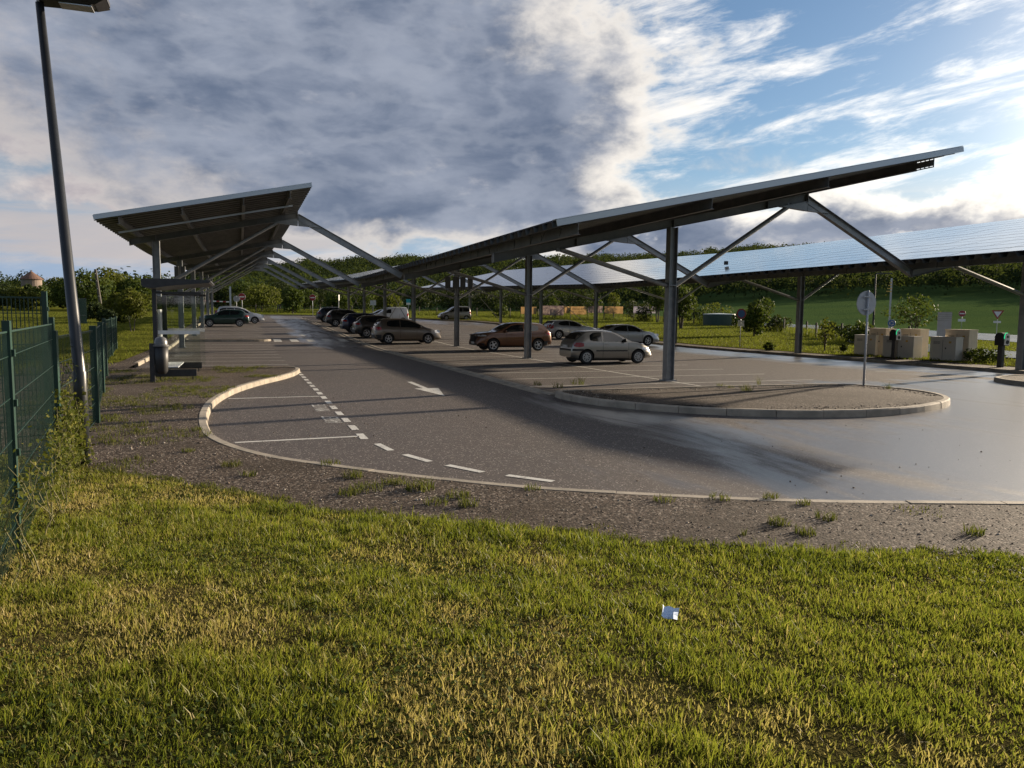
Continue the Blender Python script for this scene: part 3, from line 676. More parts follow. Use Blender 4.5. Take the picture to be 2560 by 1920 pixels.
    def wrap(x1, z1, h, reach, rear, off_=.012, nm='b', yfrac=1.0):     # strip wrapped round an end of the car
        out = MB(); pts = []
        e = 0.0 if rear else Lg; sg = 1 if rear else -1
        ws = hw(e) * .9
        path = [(e + sg * reach, None)] + [(e + sg * reach * k, None) for k in (.6, .3, .1)]
        for s in (-1, 1):
            o_ = len(out.v)
            for x, _ in path:
                for z in (z1, z1 + h): out.v.append((x - x0, s * (ys(x, z) + off_), z))
            out.v += [(e - sg * off_ - x0, s * ws * .97, z1), (e - sg * off_ - x0, s * ws * .97, z1 + h), (e - sg * off_ - x0, 0, z1), (e - sg * off_ - x0, 0, z1 + h)]
            for i in range(len(path) + 1): out.f.append((o_ + 2 * i, o_ + 2 * i + 2, o_ + 2 * i + 3, o_ + 2 * i + 1) if s * sg < 0 else (o_ + 2 * i + 1, o_ + 2 * i + 3, o_ + 2 * i + 2, o_ + 2 * i))
        return out
    for z1, h, reach, rear, mm in S.get('wraps', []): add(wrap(0, z1, h, reach, rear), 'bumper_trim', M[mm])
    # lamps: bodies set into the corners
    for s in (-1, 1):
        for x, z, lx, lz, mt, nm in S['lamps']:
            b = MB(); nn = 5
            grid = [[(xx, zz) for zz in np.linspace(z - lz / 2, z + lz / 2, 4)] for xx in np.linspace(max(.004, x - lx / 2), min(Lg - .004, x + lx / 2), nn)]
            shp = lambda i, j: 1 - .35 * ((i / (nn - 1) - .5) * 2) ** 2
            for i, row in enumerate(grid):
                for j, (xx, zz) in enumerate(row): zz = z + (zz - z) * shp(i, j); b.v.append((xx - x0, s * (ys(xx, zz) + .010), zz))
            for i in range(nn - 1):
                for j in range(3): f = (i * 4 + j, i * 4 + 4 + j, i * 4 + 5 + j, i * 4 + 1 + j); b.f.append(f if s > 0 else f[::-1])
            e = 0 if x < Lg / 2 else Lg; sg = -1 if e == 0 else 1; yy = ys(e, z)
            if abs(x - e) < lx / 2 + .06: o_ = len(b.v); b.v += [(e - x0 + sg * .008, s * yy * .99, z - lz * .4), (e - x0 + sg * .008, s * yy * .99, z + lz * .4), (e - x0 + sg * .008, s * yy * .66, z + lz * .33), (e - x0 + sg * .008, s * yy * .66, z - lz * .33)]; b.f.append((o_, o_ + 1, o_ + 2, o_ + 3) if s * sg < 0 else (o_ + 3, o_ + 2, o_ + 1, o_))
            add(b, nm, M[mt], sm=True)
    for s in (-1, 1):
        xm = S['mirror']; z = Zb(xm) + .09; b = MB(); b.lathe([(.02, -.10), (.075, -.07), (.085, .03), (.05, .10)], 10, Matrix.Rotation(R(90), 3, 'X') @ Matrix.Diagonal((.8, 1, 1)), (xm - x0 - .02, s * (ys(xm, z) + .11), z))
        b.beam((xm - x0 + .02, s * ys(xm, z - .05), z - .05), (xm - x0, s * (ys(xm, z) + .10), z - .03), .04, .04); add(b, 'wing_mirror', M['plastic'] if S.get('blackmirror') else body, sm=True)
    for e, z in ((0, S['pz'][0]), (Lg, S['pz'][1])):
        add(MB().box((e - x0 + (-.012 if e == 0 else .012), 0, z), (.012, .52, .11)), 'number_plate', M['plate'])
    if S.get('grille'):
        z, h = S['grille']; add(MB().box((Lg - x0 + .002, 0, z), (.02, hw(Lg) * 1.25, h)), 'grille', M['dark'])
    if S.get('rails'):
        for s in (-1, 1):
            xa, xb = S['rails']; b = MB(); y = sec((xa + xb) / 2)[8][0] - .06; P = [(x - x0, s * y, Zt(x) + (.05 if 0 < i < 4 else .0)) for i, x in enumerate(np.linspace(xa, xb, 5))]; b.tube(P, .016, 6); add(b, 'roof_rail', M['flash'] if S['rails'] else None)
    if S.get('antenna'): add(MB().tube([(S['antenna'] - x0, 0, Zt(S['antenna']) - .01), (S['antenna'] - x0 - .12, 0, Zt(S['antenna']) + .28)], .006, 5), 'antenna', M['cable'])
    if S.get('under', True): add(MB().box((0, 0, zs - .02), (Lg * .8, W * .78, .08)), 'underbody', M['dark'])
    ty, rim, back = wheel_meshes(r, S.get('spokes', 5), S.get('style', 'alloy'))
    proto = None
    for x in (xr, xf):
        for s in (-1, 1):
            e = bpy.data.objects.new('wheel', None); COL.objects.link(e); e.parent = E; e.empty_display_size = .1
            e.location = (x - x0, s * (W / 2 - .115), r); e.rotation_euler = (0, 0, 0 if s < 0 else math.pi)
            if proto is None:
                proto = [ty.build('tyre', M['tyre'], e, smooth=True), rim.build('rim', M['hub' if S.get('style') == 'hub' else 'alloy'], e), back.build('brake_disc', M['dark'], e)]
                proto[0].modifiers.new('e', 'EDGE_SPLIT').split_angle = R(40)
            else:
                for q in proto: c = q.copy(); COL.objects.link(c); c.parent = e
    return E
HATCH = dict(L=3.83, W=1.66, wb=2.44, xr=.66, r=.295, sill=.20, top=[(0, .60), (.03, .74), (.07, .90), (.14, .99), (.50, 1.30), (.62, 1.375), (.95, 1.415), (1.4, 1.43), (1.85, 1.405), (2.15, 1.31), (2.72, 1.00), (2.86, .955), (3.25, .88), (3.55, .77), (3.72, .64), (3.80, .50), (3.83, .42)],
    belt=[(0, .62), (.2, .93), (.8, .945), (1.5, .93), (2.5, .905), (3.0, .87), (3.83, .40)], ws=(2.62, 1.92), rw=(.20, .50), taper=(.24, .20), tum=.34,
    win=[[(.80, 1.02, 1.22), (.95, .975, 1.31), (1.15, .96, 1.345), (1.36, .955, 1.345)], [(1.45, .955, 1.345), (1.75, .95, 1.335), (2.0, .945, 1.27), (2.30, .94, 1.10), (2.52, .935, .975)]],
    seams=[1.405, 2.62], handles=[1.58], rub=(1.08, 2.56, .56), wraps=[(.56, .085, .50, True, 'plastic'), (.44, .07, .35, False, 'plastic')],
    lamps=[(.30, .82, .42, .20, 'tail', 'tail_light'), (3.50, .66, .46, .14, 'lens', 'headlight')], mirror=2.42, blackmirror=True, pz=(.74, .36), grille=(.40, .08), spokes=8, style='hub', bodysill=True, antenna=1.9)
MPV = dict(L=4.37, W=1.84, wb=2.61, xr=.86, r=.335, sill=.24, top=[(0, .66), (.03, .86), (.09, 1.06), (.34, 1.46), (.55, 1.585), (1.1, 1.63), (1.8, 1.64), (2.3, 1.57), (2.65, 1.42), (3.30, 1.10), (3.7, 1.00), (4.05, .88), (4.25, .74), (4.34, .60), (4.37, .48)],
    belt=[(0, .72), (.3, 1.10), (1.2, 1.07), (2.4, 1.02), (3.2, .98), (4.37, .46)], ws=(3.2, 2.45), rw=(.14, .46), tum=.30,
    win=[[(.78, 1.17, 1.40), (1.0, 1.12, 1.50), (1.45, 1.10, 1.52), (1.60, 1.09, 1.52)], [(1.66, 1.09, 1.52), (2.1, 1.075, 1.50), (2.4, 1.06, 1.42), (2.7, 1.05, 1.30), (3.02, 1.035, 1.13)]],
    seams=[1.63, 2.72], handles=[1.45, 2.45], wraps=[(.34, .24, .40, True, 'plastic')], lamps=[(.22, .98, .36, .24, 'tail', 'tail_light'), (4.12, .80, .40, .22, 'lens', 'headlight')], mirror=2.98, pz=(.62, .42), grille=(.50, .18), spokes=5)
SUV = dict(L=4.52, W=1.88, wb=2.72, xr=.86, r=.35, sill=.27, top=[(0, .62), (.03, .92), (.10, 1.08), (.46, 1.46), (.66, 1.575), (1.2, 1.62), (2.0, 1.63), (2.5, 1.55), (3.15, 1.20), (3.35, 1.115), (3.9, 1.06), (4.3, .96), (4.45, .80), (4.52, .55)],
    belt=[(0, .80), (.3, 1.12), (1.2, 1.09), (2.4, 1.05), (3.2, 1.02), (4.1, .92), (4.52, .52)], ws=(3.1, 2.5), rw=(.18, .52), tum=.32, taper=(.17, .15),
    win=[[(.85, 1.22, 1.40), (1.05, 1.15, 1.47), (1.5, 1.12, 1.50), (1.72, 1.115, 1.51)], [(1.78, 1.115, 1.51), (2.2, 1.10, 1.49), (2.55, 1.085, 1.40), (2.95, 1.07, 1.17)]],
    seams=[1.75, 2.80], handles=[1.52, 2.55], wraps=[(.34, .22, .5, True, 'plastic'), (.32, .12, .4, False, 'plastic')], lamps=[(.20, 1.00, .36, .14, 'tail', 'tail_light'), (4.24, .88, .46, .10, 'lens', 'headlight')], mirror=2.9, pz=(.66, .46), grille=(.68, .34), spokes=5, style='twist')
def var(S, **k): d = dict(S); d.update(k); return d
def stretch(S, f, fz=1.0, **k):
    d = dict(S); g = lambda P: [(p[0] * f, *[q * fz for q in p[1:]]) for p in P]
    for key in ('top', 'belt'): d[key] = g(S[key])
    d['win'] = [g(P) for P in S['win']]; d['lamps'] = [(l[0] * f, l[1] * fz, *l[2:]) for l in S['lamps']]
    for key in ('L', 'wb', 'xr', 'mirror'): d[key] = S[key] * f
    d['seams'] = [x * f for x in S['seams']]; d['handles'] = [x * f for x in S['handles']]; d['ws'] = tuple(x * f for x in S['ws']); d['rw'] = tuple(x * f for x in S['rw'])
    d['pz'] = tuple(z * fz for z in S['pz']); d.update(k); return d
SEDAN = dict(L=4.84, W=1.87, wb=2.81, xr=1.06, r=.345, sill=.22, top=[(0, .62), (.03, .84), (.10, .98), (.55, 1.06), (.80, 1.10), (1.35, 1.33), (1.75, 1.42), (2.3, 1.455), (2.8, 1.40), (3.1, 1.28), (3.62, 1.02), (4.1, .95), (4.5, .84), (4.74, .68), (4.84, .48)],
    belt=[(0, .80), (.4, .99), (1.2, .99), (2.5, .96), (3.6, .92), (4.84, .46)], ws=(3.5, 2.85), rw=(.92, 1.52), tum=.36,
    win=[[(1.25, 1.05, 1.12), (1.5, 1.02, 1.27), (1.95, 1.0, 1.355), (2.28, .99, 1.36)], [(2.34, .99, 1.36), (2.7, .985, 1.33), (3.0, .975, 1.22), (3.4, .965, 1.03)]],
    seams=[2.31, 3.42], handles=[2.1, 3.1], lamps=[(.14, .88, .26, .12, 'tail', 'tail_light'), (4.58, .74, .46, .16, 'lens', 'headlight')], mirror=3.3, pz=(.80, .40), grille=(.52, .2), spokes=6, wraps=[])
HATCH5 = dict(L=4.37, W=1.80, wb=2.65, xr=.82, r=.33, sill=.21, top=[(0, .62), (.03, .84), (.10, .98), (.42, 1.33), (.55, 1.40), (1.2, 1.45), (1.8, 1.455), (2.3, 1.36), (2.95, 1.05), (3.15, 1.0), (3.7, .92), (4.1, .80), (4.3, .64), (4.37, .46)],
    belt=[(0, .76), (.3, 1.04), (1.2, 1.0), (2.4, .96), (3.1, .93), (4.37, .44)], ws=(2.88, 2.25), rw=(.15, .44), tum=.34,
    win=[[(.80, 1.12, 1.22), (1.05, 1.06, 1.34), (1.5, 1.03, 1.37), (1.68, 1.02, 1.37)], [(1.74, 1.02, 1.37), (2.1, 1.0, 1.33), (2.4, .99, 1.22), (2.78, .975, 1.03)]],
    seams=[1.71, 2.78], handles=[1.5, 2.5], lamps=[(.20, .95, .34, .34, 'tail', 'tail_light'), (4.10, .72, .42, .14, 'lens', 'headlight')], mirror=2.68, pz=(.68, .38), grille=(.5, .14), spokes=6, wraps=[(.26, .14, .35, True, 'plastic')])
LUDO = dict(L=4.12, W=1.74, wb=2.69, xr=.62, r=.31, sill=.24, top=[(0, .60), (.03, 1.0), (.07, 1.45), (.16, 1.74), (.3, 1.80), (1.2, 1.82), (1.9, 1.79), (2.3, 1.66), (2.95, 1.20), (3.15, 1.10), (3.6, .99), (3.9, .82), (4.06, .64), (4.12, .46)],
    belt=[(0, .7), (.2, 1.10), (1.2, 1.09), (2.4, 1.06), (3.1, 1.02), (4.12, .44)], ws=(2.92, 2.25), rw=(.045, .10), tum=.22, taper=(.22, .05),
    win=[[(.22, 1.16, 1.58), (.8, 1.15, 1.60), (1.06, 1.15, 1.60)], [(1.12, 1.15, 1.60), (1.5, 1.14, 1.60), (1.72, 1.14, 1.60)], [(1.80, 1.14, 1.60), (2.15, 1.12, 1.55), (2.5, 1.10, 1.36), (2.8, 1.09, 1.17)]],
    seams=[1.76, 2.72], handles=[1.55, 2.0], lamps=[(.10, .98, .18, .36, 'tail', 'tail_light'), (3.84, .78, .36, .16, 'lens', 'headlight')], mirror=2.62, blackmirror=True, pz=(.8, .38), grille=(.46, .1), spokes=5, wraps=[(.34, .16, .3, True, 'plastic'), (.34, .16, .35, False, 'plastic')])
VAN = var(stretch(LUDO, 1.03), win=[[(1.92, 1.16, 1.58), (2.25, 1.14, 1.55), (2.58, 1.12, 1.36), (2.86, 1.10, 1.17)]], rw=None, seams=[1.05, 1.82, 2.80], handles=[2.05, 1.9], W=1.83)
JOG = stretch(MPV, 1.03, 1.0, top=[(0, .66), (.03, .95), (.08, 1.2), (.22, 1.55), (.36, 1.66), (1.1, 1.69), (1.9, 1.67), (2.4, 1.57), (2.75, 1.42), (3.35, 1.10), (3.8, 1.02), (4.2, .9), (4.4, .74), (4.47, .60), (4.50, .48)], L=4.50, rails=(.6, 2.3),
    win=[[(.30, 1.20, 1.44), (.6, 1.15, 1.52), (.95, 1.13, 1.53)], [(1.0, 1.13, 1.53), (1.4, 1.11, 1.53), (1.66, 1.10, 1.53)], [(1.72, 1.10, 1.53), (2.15, 1.08, 1.50), (2.5, 1.07, 1.40), (3.08, 1.045, 1.13)]])
COUPE_SUV = stretch(SUV, .93, .965, spokes=6, style='alloy')
P_ = {k: paint(k + '_paint', c, m_) for k, c, m_ in (('silver', (.30, .275, .24), .6), ('taupe', (.17, .14, .112), .6), ('bronze', (.135, .056, .024), .6), ('cold_silver', (.33, .335, .34), .55), ('brown', (.045, .037, .033), .4), ('navy', (.012, .018, .05), .4), ('black_car', (.012, .012, .014), .2), ('slate', (.05, .065, .09), .45), ('pale_beige', (.30, .28, .25), .4), ('petrol', (.006, .035, .026), .3), ('van_white', (.62, .63, .64), 0.0), ('pearl', (.62, .63, .65), .1), ('dark_red', (.14, .02, .02), .3), ('charcoal', (.03, .034, .04), .3))}
PI = math.pi
car('small silver three-door hatchback with black side mouldings behind the nearest thick post', 15.05, 29.6, R(-1), HATCH, P_['silver'])
car('taupe people carrier nearest the camera in the left sub-row, rear to the lane', 10.3, 49.2, 0, MPV, P_['taupe'])
car('bronze sport utility car half hidden by the second thick post', 14.72, 41.1, PI, SUV, P_['bronze'])
car('silver five-door hatchback with black tailgate parked facing the right lawn', 24.55, 54.4, 0, HATCH5, P_['cold_silver'])
car('long grey saloon with sloping roof behind the small silver hatchback', 24.75, 46.1, 0, SEDAN, P_['cold_silver'])
car('dark brown sport utility car directly behind the taupe people carrier', 10.0, 56.2, 0, stretch(SUV, .95), P_['brown'])
car('navy blue sport utility car with its tail to the lane', 10.0, 62.6, 0, SUV, P_['navy'])
car('black sport utility car with twisted-spoke rims between the navy and slate cars', 10.05, 74.9, 0, var(SUV, rails=(1.0, 2.6)), P_['black_car'])
car('slate blue estate with roof rails near the far end of the left sub-row', 10.2, 86.2, 0, var(stretch(SUV, .98), rails=(.9, 2.6)), P_['slate'])
car('dark red car last in the left sub-row, mostly hidden by the slate estate', 11.2, 95.0, 0, HATCH5, P_['dark_red'])
car('white panel van with blank sides behind the post row', 15.3, 82.6, PI, VAN, P_['van_white'], cat='van', name='parked_van')
car('charcoal car whose roof shows just beyond the white panel van', 15.4, 88.2, PI, HATCH5, P_['charcoal'])
car('pale beige square-backed leisure van parked across the far right bay', 26.3, 95.3, PI, LUDO, P_['pale_beige'])
car('dark petrol green crossover nosed up to the left canopy posts', -1.35, 73.4, PI, COUPE_SUV, P_['petrol'])
car('white long estate with roof rails just behind the petrol green crossover', 0.05, 80.6, 0, JOG, P_['pearl'])
car('charcoal estate parked beyond the white estate', -0.4, 87.6, 0, HATCH5, P_['charcoal'])

# ------------------------------------------------------------------ street furniture
lx, ly = spot(209, 1163, V); lz = V(lx, ly)
lp = thing('street_lamp', (lx, ly, lz), 0, 'tall anthracite lamp post beside the green fence, its head cut by the top edge', 'street lamp')
MB().tube([(0, 0, -.05), (0, 0, 1.15), (0, 0, 1.17), (-.25, 0, 5.46)], [.078, .076, .068, .044], 18).build('pole', M['lampgrey'], lp, smooth=True)
b = MB(); b.box((.07, 0, 5.59), (.78, .36, .05)); b.add([(-.32, -.18, 5.54), (.46, -.18, 5.54), (.46, .18, 5.54), (-.32, .18, 5.54), (-.24, -.12, 5.46), (.34, -.12, 5.48), (.34, .12, 5.48), (-.24, .12, 5.46)], [(0, 1, 5, 4), (1, 2, 6, 5), (2, 3, 7, 6), (3, 0, 4, 7), (4, 5, 6, 7)])
b.build('lamp_head', M['black'], lp); MB().box((.13, 0, 5.462), (.34, .20, .012)).build('lamp_glass', M['lens'], lp)

def mesh_fence(label, P, h, zf, wires, hstep, name='mesh_fence', postw=.06, group='green mesh fences', thick=.0028, extra=()):
    F = thing(name, (*P[0], zf(*P[0])), 0, label, 'fence', group); o = Vector((*P[0], zf(*P[0])))
    for i, p in enumerate(P):
        z = zf(*p); b = MB(); b.box(Vector((*p, z + h / 2 + .02)) - o, (postw, postw, h + .12)); 
        for k in range(5): b.box(Vector((p[0] + .03, p[1], z + .15 + k * (h - .3) / 4)) - o, (.03, .03, .05))
        b.build('fence_post', M['fence'], F)
    for p, q in zip(P, P[1:]):
        p, q = Vector(p), Vector(q); d = q - p; n = max(2, int(d.length / wires)); b = MB(); za, zb_ = zf(*p), zf(*q)
        for i in range(n + 1):
            t = i / n; c = p.lerp(q, t); z = za + (zb_ - za) * t; b.beam(Vector((c.x, c.y, z + .04)) - o, Vector((c.x, c.y, z + h)) - o, thick * 1.8, thick * 1.8, (0, 1, 0))
        for k in range(int(h / hstep) + 1):
            zz = .06 + min(h - .07, k * hstep)
            for s in (-.004, .004): b.beam(Vector((p.x + s, p.y, za + zz)) - o, Vector((q.x + s, q.y, zb_ + zz)) - o, thick * 2.2, thick * 2.2)
        b.beam(Vector((p.x, p.y, za + h)) - o, Vector((q.x, q.y, zb_ + h)) - o, .012, .012)
        b.build('mesh_panel', M['fence'], F)
    return F
FA, FB = spot(45, 1385, V), spot(146, 1183, V); dv = Vector(FB) - Vector(FA); dv.normalize()
FP = [tuple(Vector(FB) - dv * s for s in (0,))[0][:]]
FP = [tuple((Vector(FB) - dv * s)[:2]) for s in (7.5, 5.0, (Vector(FB) - Vector(FA)).length, 0)]
FP.sort(key=lambda p: p[1])
F2 = [FB, (-2.35, 14.4), (-3.05, 19.6), (-3.75, 24.8), (-4.55, 30), (-5.2, 36), (-5.85, 42)]
Vc = lambda x, y: min(V(x, y), V(*FB))
mesh_fence('near green mesh fence with climbing weeds, ending at the lamp post', FP, 1.88 - V(*FB), Vc, .05, .3, postw=.05, thick=.0018)
mesh_fence('dark open mesh fence receding behind the lamp post to the left lawn', F2, 1.58, V, .13, .3, postw=.10, thick=.0022)
tx_, ty_ = polar(113, 11.6); T2 = [(tx_ - .78 * k * 2.5, ty_ - .26 * k * 2.5) for k in range(4)]
mesh_fence('tall dense green mesh fence behind the near fence at the left frame edge', T2, 2.205 - V(tx_, ty_), lambda x, y: V(tx_, ty_), .045, .2, thick=.0052)
g = thing('mesh_fence', (-13, 62, T(-13, 62)), 0, 'bright green fence bit far behind the lamp post', 'fence', 'green mesh fences'); b = MB()
gx, gy = polar(190, 78); hx, hy = polar(216, 74); g.location = (gx, gy, T(gx, gy) + 0.4)
b = MB(); [b.beam((0 + (hx - gx) * t, (hy - gy) * t, -.4), ((hx - gx) * t, (hy - gy) * t, 1.75), .06, .02, (0, 1, 0)) for t in np.linspace(0, 1, 14)]; b.beam((0, 0, 1.7), (hx - gx, hy - gy, 1.7), .05, .05); b.beam((0, 0, .3), (hx - gx, hy - gy, .3), .05, .05); b.build('slat_panel', M['fence'], g)

# bus shelter
sh = thing('bus_shelter', (-2.35, 24.3, .13), 0, 'black bus shelter with glass sides under the left canopy edge', 'bus shelter')
for y in (0, 3.2): MB().box((0, y, 1.27), (.11, .11, 2.6)).build('post', M['black'], sh)
b = MB(); prof = [(-.30, 2.66), (-.24, 2.60), (.0, 2.58), (.5, 2.66), (1.50, 2.76), (1.56, 2.80), (1.55, 2.84), (.4, 2.86), (-.30, 2.84)]
b.prism(prof, Matrix(((1, 0, 0, 0), (0, 0, 1, -.35), (0, 1, 0, 0), (0, 0, 0, 1))), 3.45); b.build('roof', M['black'], sh)
for y in (0, 3.2):
    MB().box((.66, y, 2.46), (1.22, .06, .07)).build('top_rail', M['black'], sh)
    gp = MB().box((.64, y, 1.27), (1.14, .010, 2.24)).build('glass_panel', M['glass'], sh); MB().box((.64, y - .009, 1.30), (1.14, .004, .11)).build('white_band', M['white'], gp)
gp = MB().box((-.02, 1.6, 1.27), (.010, 3.05, 2.24)).build('glass_panel', M['glass'], sh)
MB().box((.05, 1.0, 1.42), (.06, .62, 1.1)).build('timetable_panel', M['greyback'], sh)
bn = thing('litter_bin', (-2.20, 22.35, .13), 0, 'dark litter bin with a grey hood on a black post before the shelter', 'litter bin')
MB().box((-.06, 0, .52), (.12, .12, 1.06)).build('post', M['black'], bn)
MB().lathe([(.10, .22), (.155, .30), (.175, .6), (.18, .98)], 20, None, (.17, 0, 0)).build('bin_body', pbr('bin_grey', (.018, .018, .019), .5), bn, smooth=True)
hd = MB().lathe([(.205, .97), (.205, 1.01), (.17, 1.02), (.165, 1.10), (.13, 1.19), (.05, 1.235)], 20, None, (.17, 0, 0)).build('bin_hood', pbr('bin_hood', (.12, .12, .12), .3), bn, smooth=True)
hd.modifiers.new('e', 'EDGE_SPLIT').split_angle = R(40)
be = thing('low_bench', (-1.75, 24.2, .13), 0, 'low black frame with a pale slab top beyond the litter bin', 'bench')
for y in (-1.25, 1.9):
    MB().box((0.05, y, .20), (1.02, .07, .20)).build('frame_bar', M['black'], be)
    for x in (-.38, .46): MB().box((x, y, .05), (.03, .03, .40)).build('leg', M['black'], be)
MB().box((-.22, .35, .325), (.55, 2.3, .03)).build('slab', M['greyback'], be)

def round_sign(label, x, y, z0, zc, r, az, face, pole=.03, ztop=None, plates=(), back=False, name='road_sign', group=None, bar=False):
    """az: direction the face looks to"""
    S = thing(name, (x, y, z0), R(az), label, 'road sign', group); h = (ztop or zc + r * .9) - z0
    MB().tube([(0, 0, -.05), (0, 0, h)], pole, 10).build('pole', M['greyback'], S, smooth=True); rot = Matrix.Rotation(R(90), 3, 'X')
    c = Vector((0, -.045 - pole * .4, zc - z0))
    MB().lathe([(r, -.012), (r * 1.01, 0), (r, .012)], 32, rot, c).build('sign_back', M['greyback'], S)
    if face: 
        d = MB().lathe([(r * .97, 0), (r * .97, .004)], 32, rot, c + Vector((0, -.013, 0))).build('sign_face', face, S)
        if bar: MB().box(c + Vector((0, -.021, 0)), (r * 1.4, .006, r * .34)).build('bar', M['white'], d)
    if back:
        for s in (-.18, .18): MB().box(c + Vector((0, .05 + pole, s)), (.36, .02, .035)).build('bracket', M['greyback'], S)
    for z, w, hh in plates: MB().box((0, -.05 - pole * .4, z - z0), (w, .012, hh)).build('plate', M['white'], S)
    return S
round_sign('grey back of a large round sign on the gravel island', 16.75, 16.72, L(16.7) + .14, 2.48, .345, 180, M['white'], .032, 2.84, back=True)
sx, sy = spot(1849, 869); round_sign('round red-rimmed sign with two plates on the lawn edge behind the kerb', sx, sy, T(sx, sy), T(sx, sy) + 2.15, .33, -12, M['red'], .03, None, [(T(sx, sy) + 1.66, .42, .16), (T(sx, sy) + 1.46, .42, .2)])
np_ = [o for o in bpy.data.objects if o.get('label', '').startswith('round red-rimmed')][0]; nf = [c for c in np_.children if c.name.startswith('sign_face')][0]
MB().lathe([(.235, 0), (.235, .003)], 28, Matrix.Rotation(R(90), 3, 'X'), (0, -.078, 2.15)).build('blue_centre', M['blue'], nf)
def dsign(label, px, py, rr, R_, az, face, **k):
    x, y = polar(px, R_); d = ray(px, py); z = EYE + d[2] / math.hypot(d[0], d[1]) * R_
    return round_sign(label, x, y, T(x, y), z, rr, az, face, **k)
dsign('red no-entry sign beside a white disc, beyond the white estate', 606, 742, .45, 104, -5, M['red'], bar=True)
dsign('white back of a round sign left of the no-entry sign by the barrier', 592, 747, .38, 101, 180, M['white'])
dsign('red no-entry sign standing alone at the end of the lane', 782, 744, .42, 106, -8, M['red'], bar=True)
dsign('red no-entry sign with white plate at the far field edge', 2405, 784, .36, 102, -50, M['red'], bar=True, plates=[(T(*polar(2405, 102)) + 1.35, .75, .3)])
dsign('blue roundabout sign with white arrows above the cabinets', 2230, 808, .24, 56, -45, M['blue'])
# white arrows of the roundabout sign
rb = [o for o in bpy.data.objects if o.get('label', '').startswith('blue roundabout')][0]; zc_ = [c for c in rb.children if c.name.startswith('sign_face')][0]
b = MB(); cz = max(v.co.z for v in zc_.data.vertices) - .233
for k in range(3):
    a0 = 2 * math.pi * k / 3 + .3
    for j in range(4):
        u, v = a0 + j * .3, a0 + (j + 1) * .3; b.add([(math.cos(t) * q, -.082, cz + math.sin(t) * q) for t, q in ((u, .10), (u, .14), (v, .14), (v, .10))], [(0, 1, 2, 3)])
    v = a0 + 1.2; b.add([(math.cos(v) * .07, -.082, cz + math.sin(v) * .07), (math.cos(v) * .17, -.082, cz + math.sin(v) * .17), (math.cos(v + .45) * .12, -.082, cz + math.sin(v + .45) * .12)], [(0, 1, 2)])
b.build('arrows', M['white'], zc_)
x, y = polar(2494, 88); z = T(x, y); ys_ = thing('yield_sign', (x, y, z), R(-55), 'red and white triangular give-way sign by the wet road', 'road sign')
MB().tube([(0, 0, 0), (0, 0, 2.6)], .03, 8).build('pole', M['greyback'], ys_)
MB().prism([(-.52, 2.65), (.52, 2.65), (0, 1.76)], axes((0, -.03, 0), (1, 0, 0), (0, 0, 1)), .02).build('sign_face', M['red'], ys_); MB().prism([(-.33, 2.54), (.33, 2.54), (0, 1.97)], axes((0, -.055, 0), (1, 0, 0), (0, 0, 1)), .004).build('sign_centre', M['white'], ys_)
MB().box((0, -.05, 1.52), (.62, .02, .2)).build('plate', M['white'], ys_)
def panel(label, px, py, w, h, R_, az, mm, name='information_sign', legs=(0,), hang=1):
    x, y = polar(px, R_); d = ray(px, py); zc = EYE + d[2] / math.hypot(d[0], d[1]) * R_; z = T(x, y); S = thing(name, (x, y, z), R(az), label, 'sign')
    MB().box((0, -.05, zc - z), (w, .03, h)).build('sign_panel', mm, S)
    for k in legs: MB().box((k, 0, (zc - z + h / 2) / 2), (.07, .06, zc - z + h / 2)).build('post', M['greyback'], S)
    return S, zc - z
S, zz = panel('teal and white information sign beyond the white panel van', 1021, 755, .62, .85, 112, -12, M['teal']); MB().box((0, -.068, zz - .26), (.60, .01, .3)).build('white_strip', M['white'], S)
panel('pale twin board on a post far behind the left sub-row', 933, 757, .86, .75, 116, 170, M['greyback'])
panel('narrow bright sign seen edge-on beyond the black car', 847, 744, .5, .8, 108, 70, M['white'])
S, zz = panel('pale twin-leaf notice panel standing between the cabinets and the road', 2362, 810, .82, 1.6, 58, -48, M['greyback'], legs=(-.3, 0, .3))
for k in range(5): MB().box((0, -.075, zz + .78 - k * .14), (.9, .012, .02)).build('rail', M['galv'], S)
# barrier gate
x, y = polar(577, 118); z = T(x, y); bg = thing('barrier_gate', (x, y, z), R(10), 'red and white lifting barrier beyond the left row of cars', 'barrier')
MB().box((0, 0, 1.9), (.22, .22, 3.9)).build('post', M['greyback'], bg)
for k in range(8): MB().box((-.4 - .45 * k, -.05, 1.62 + .012 * k), (.45, .08, .16)).build('boom_section', M['red'] if k % 2 else M['white'], bg)
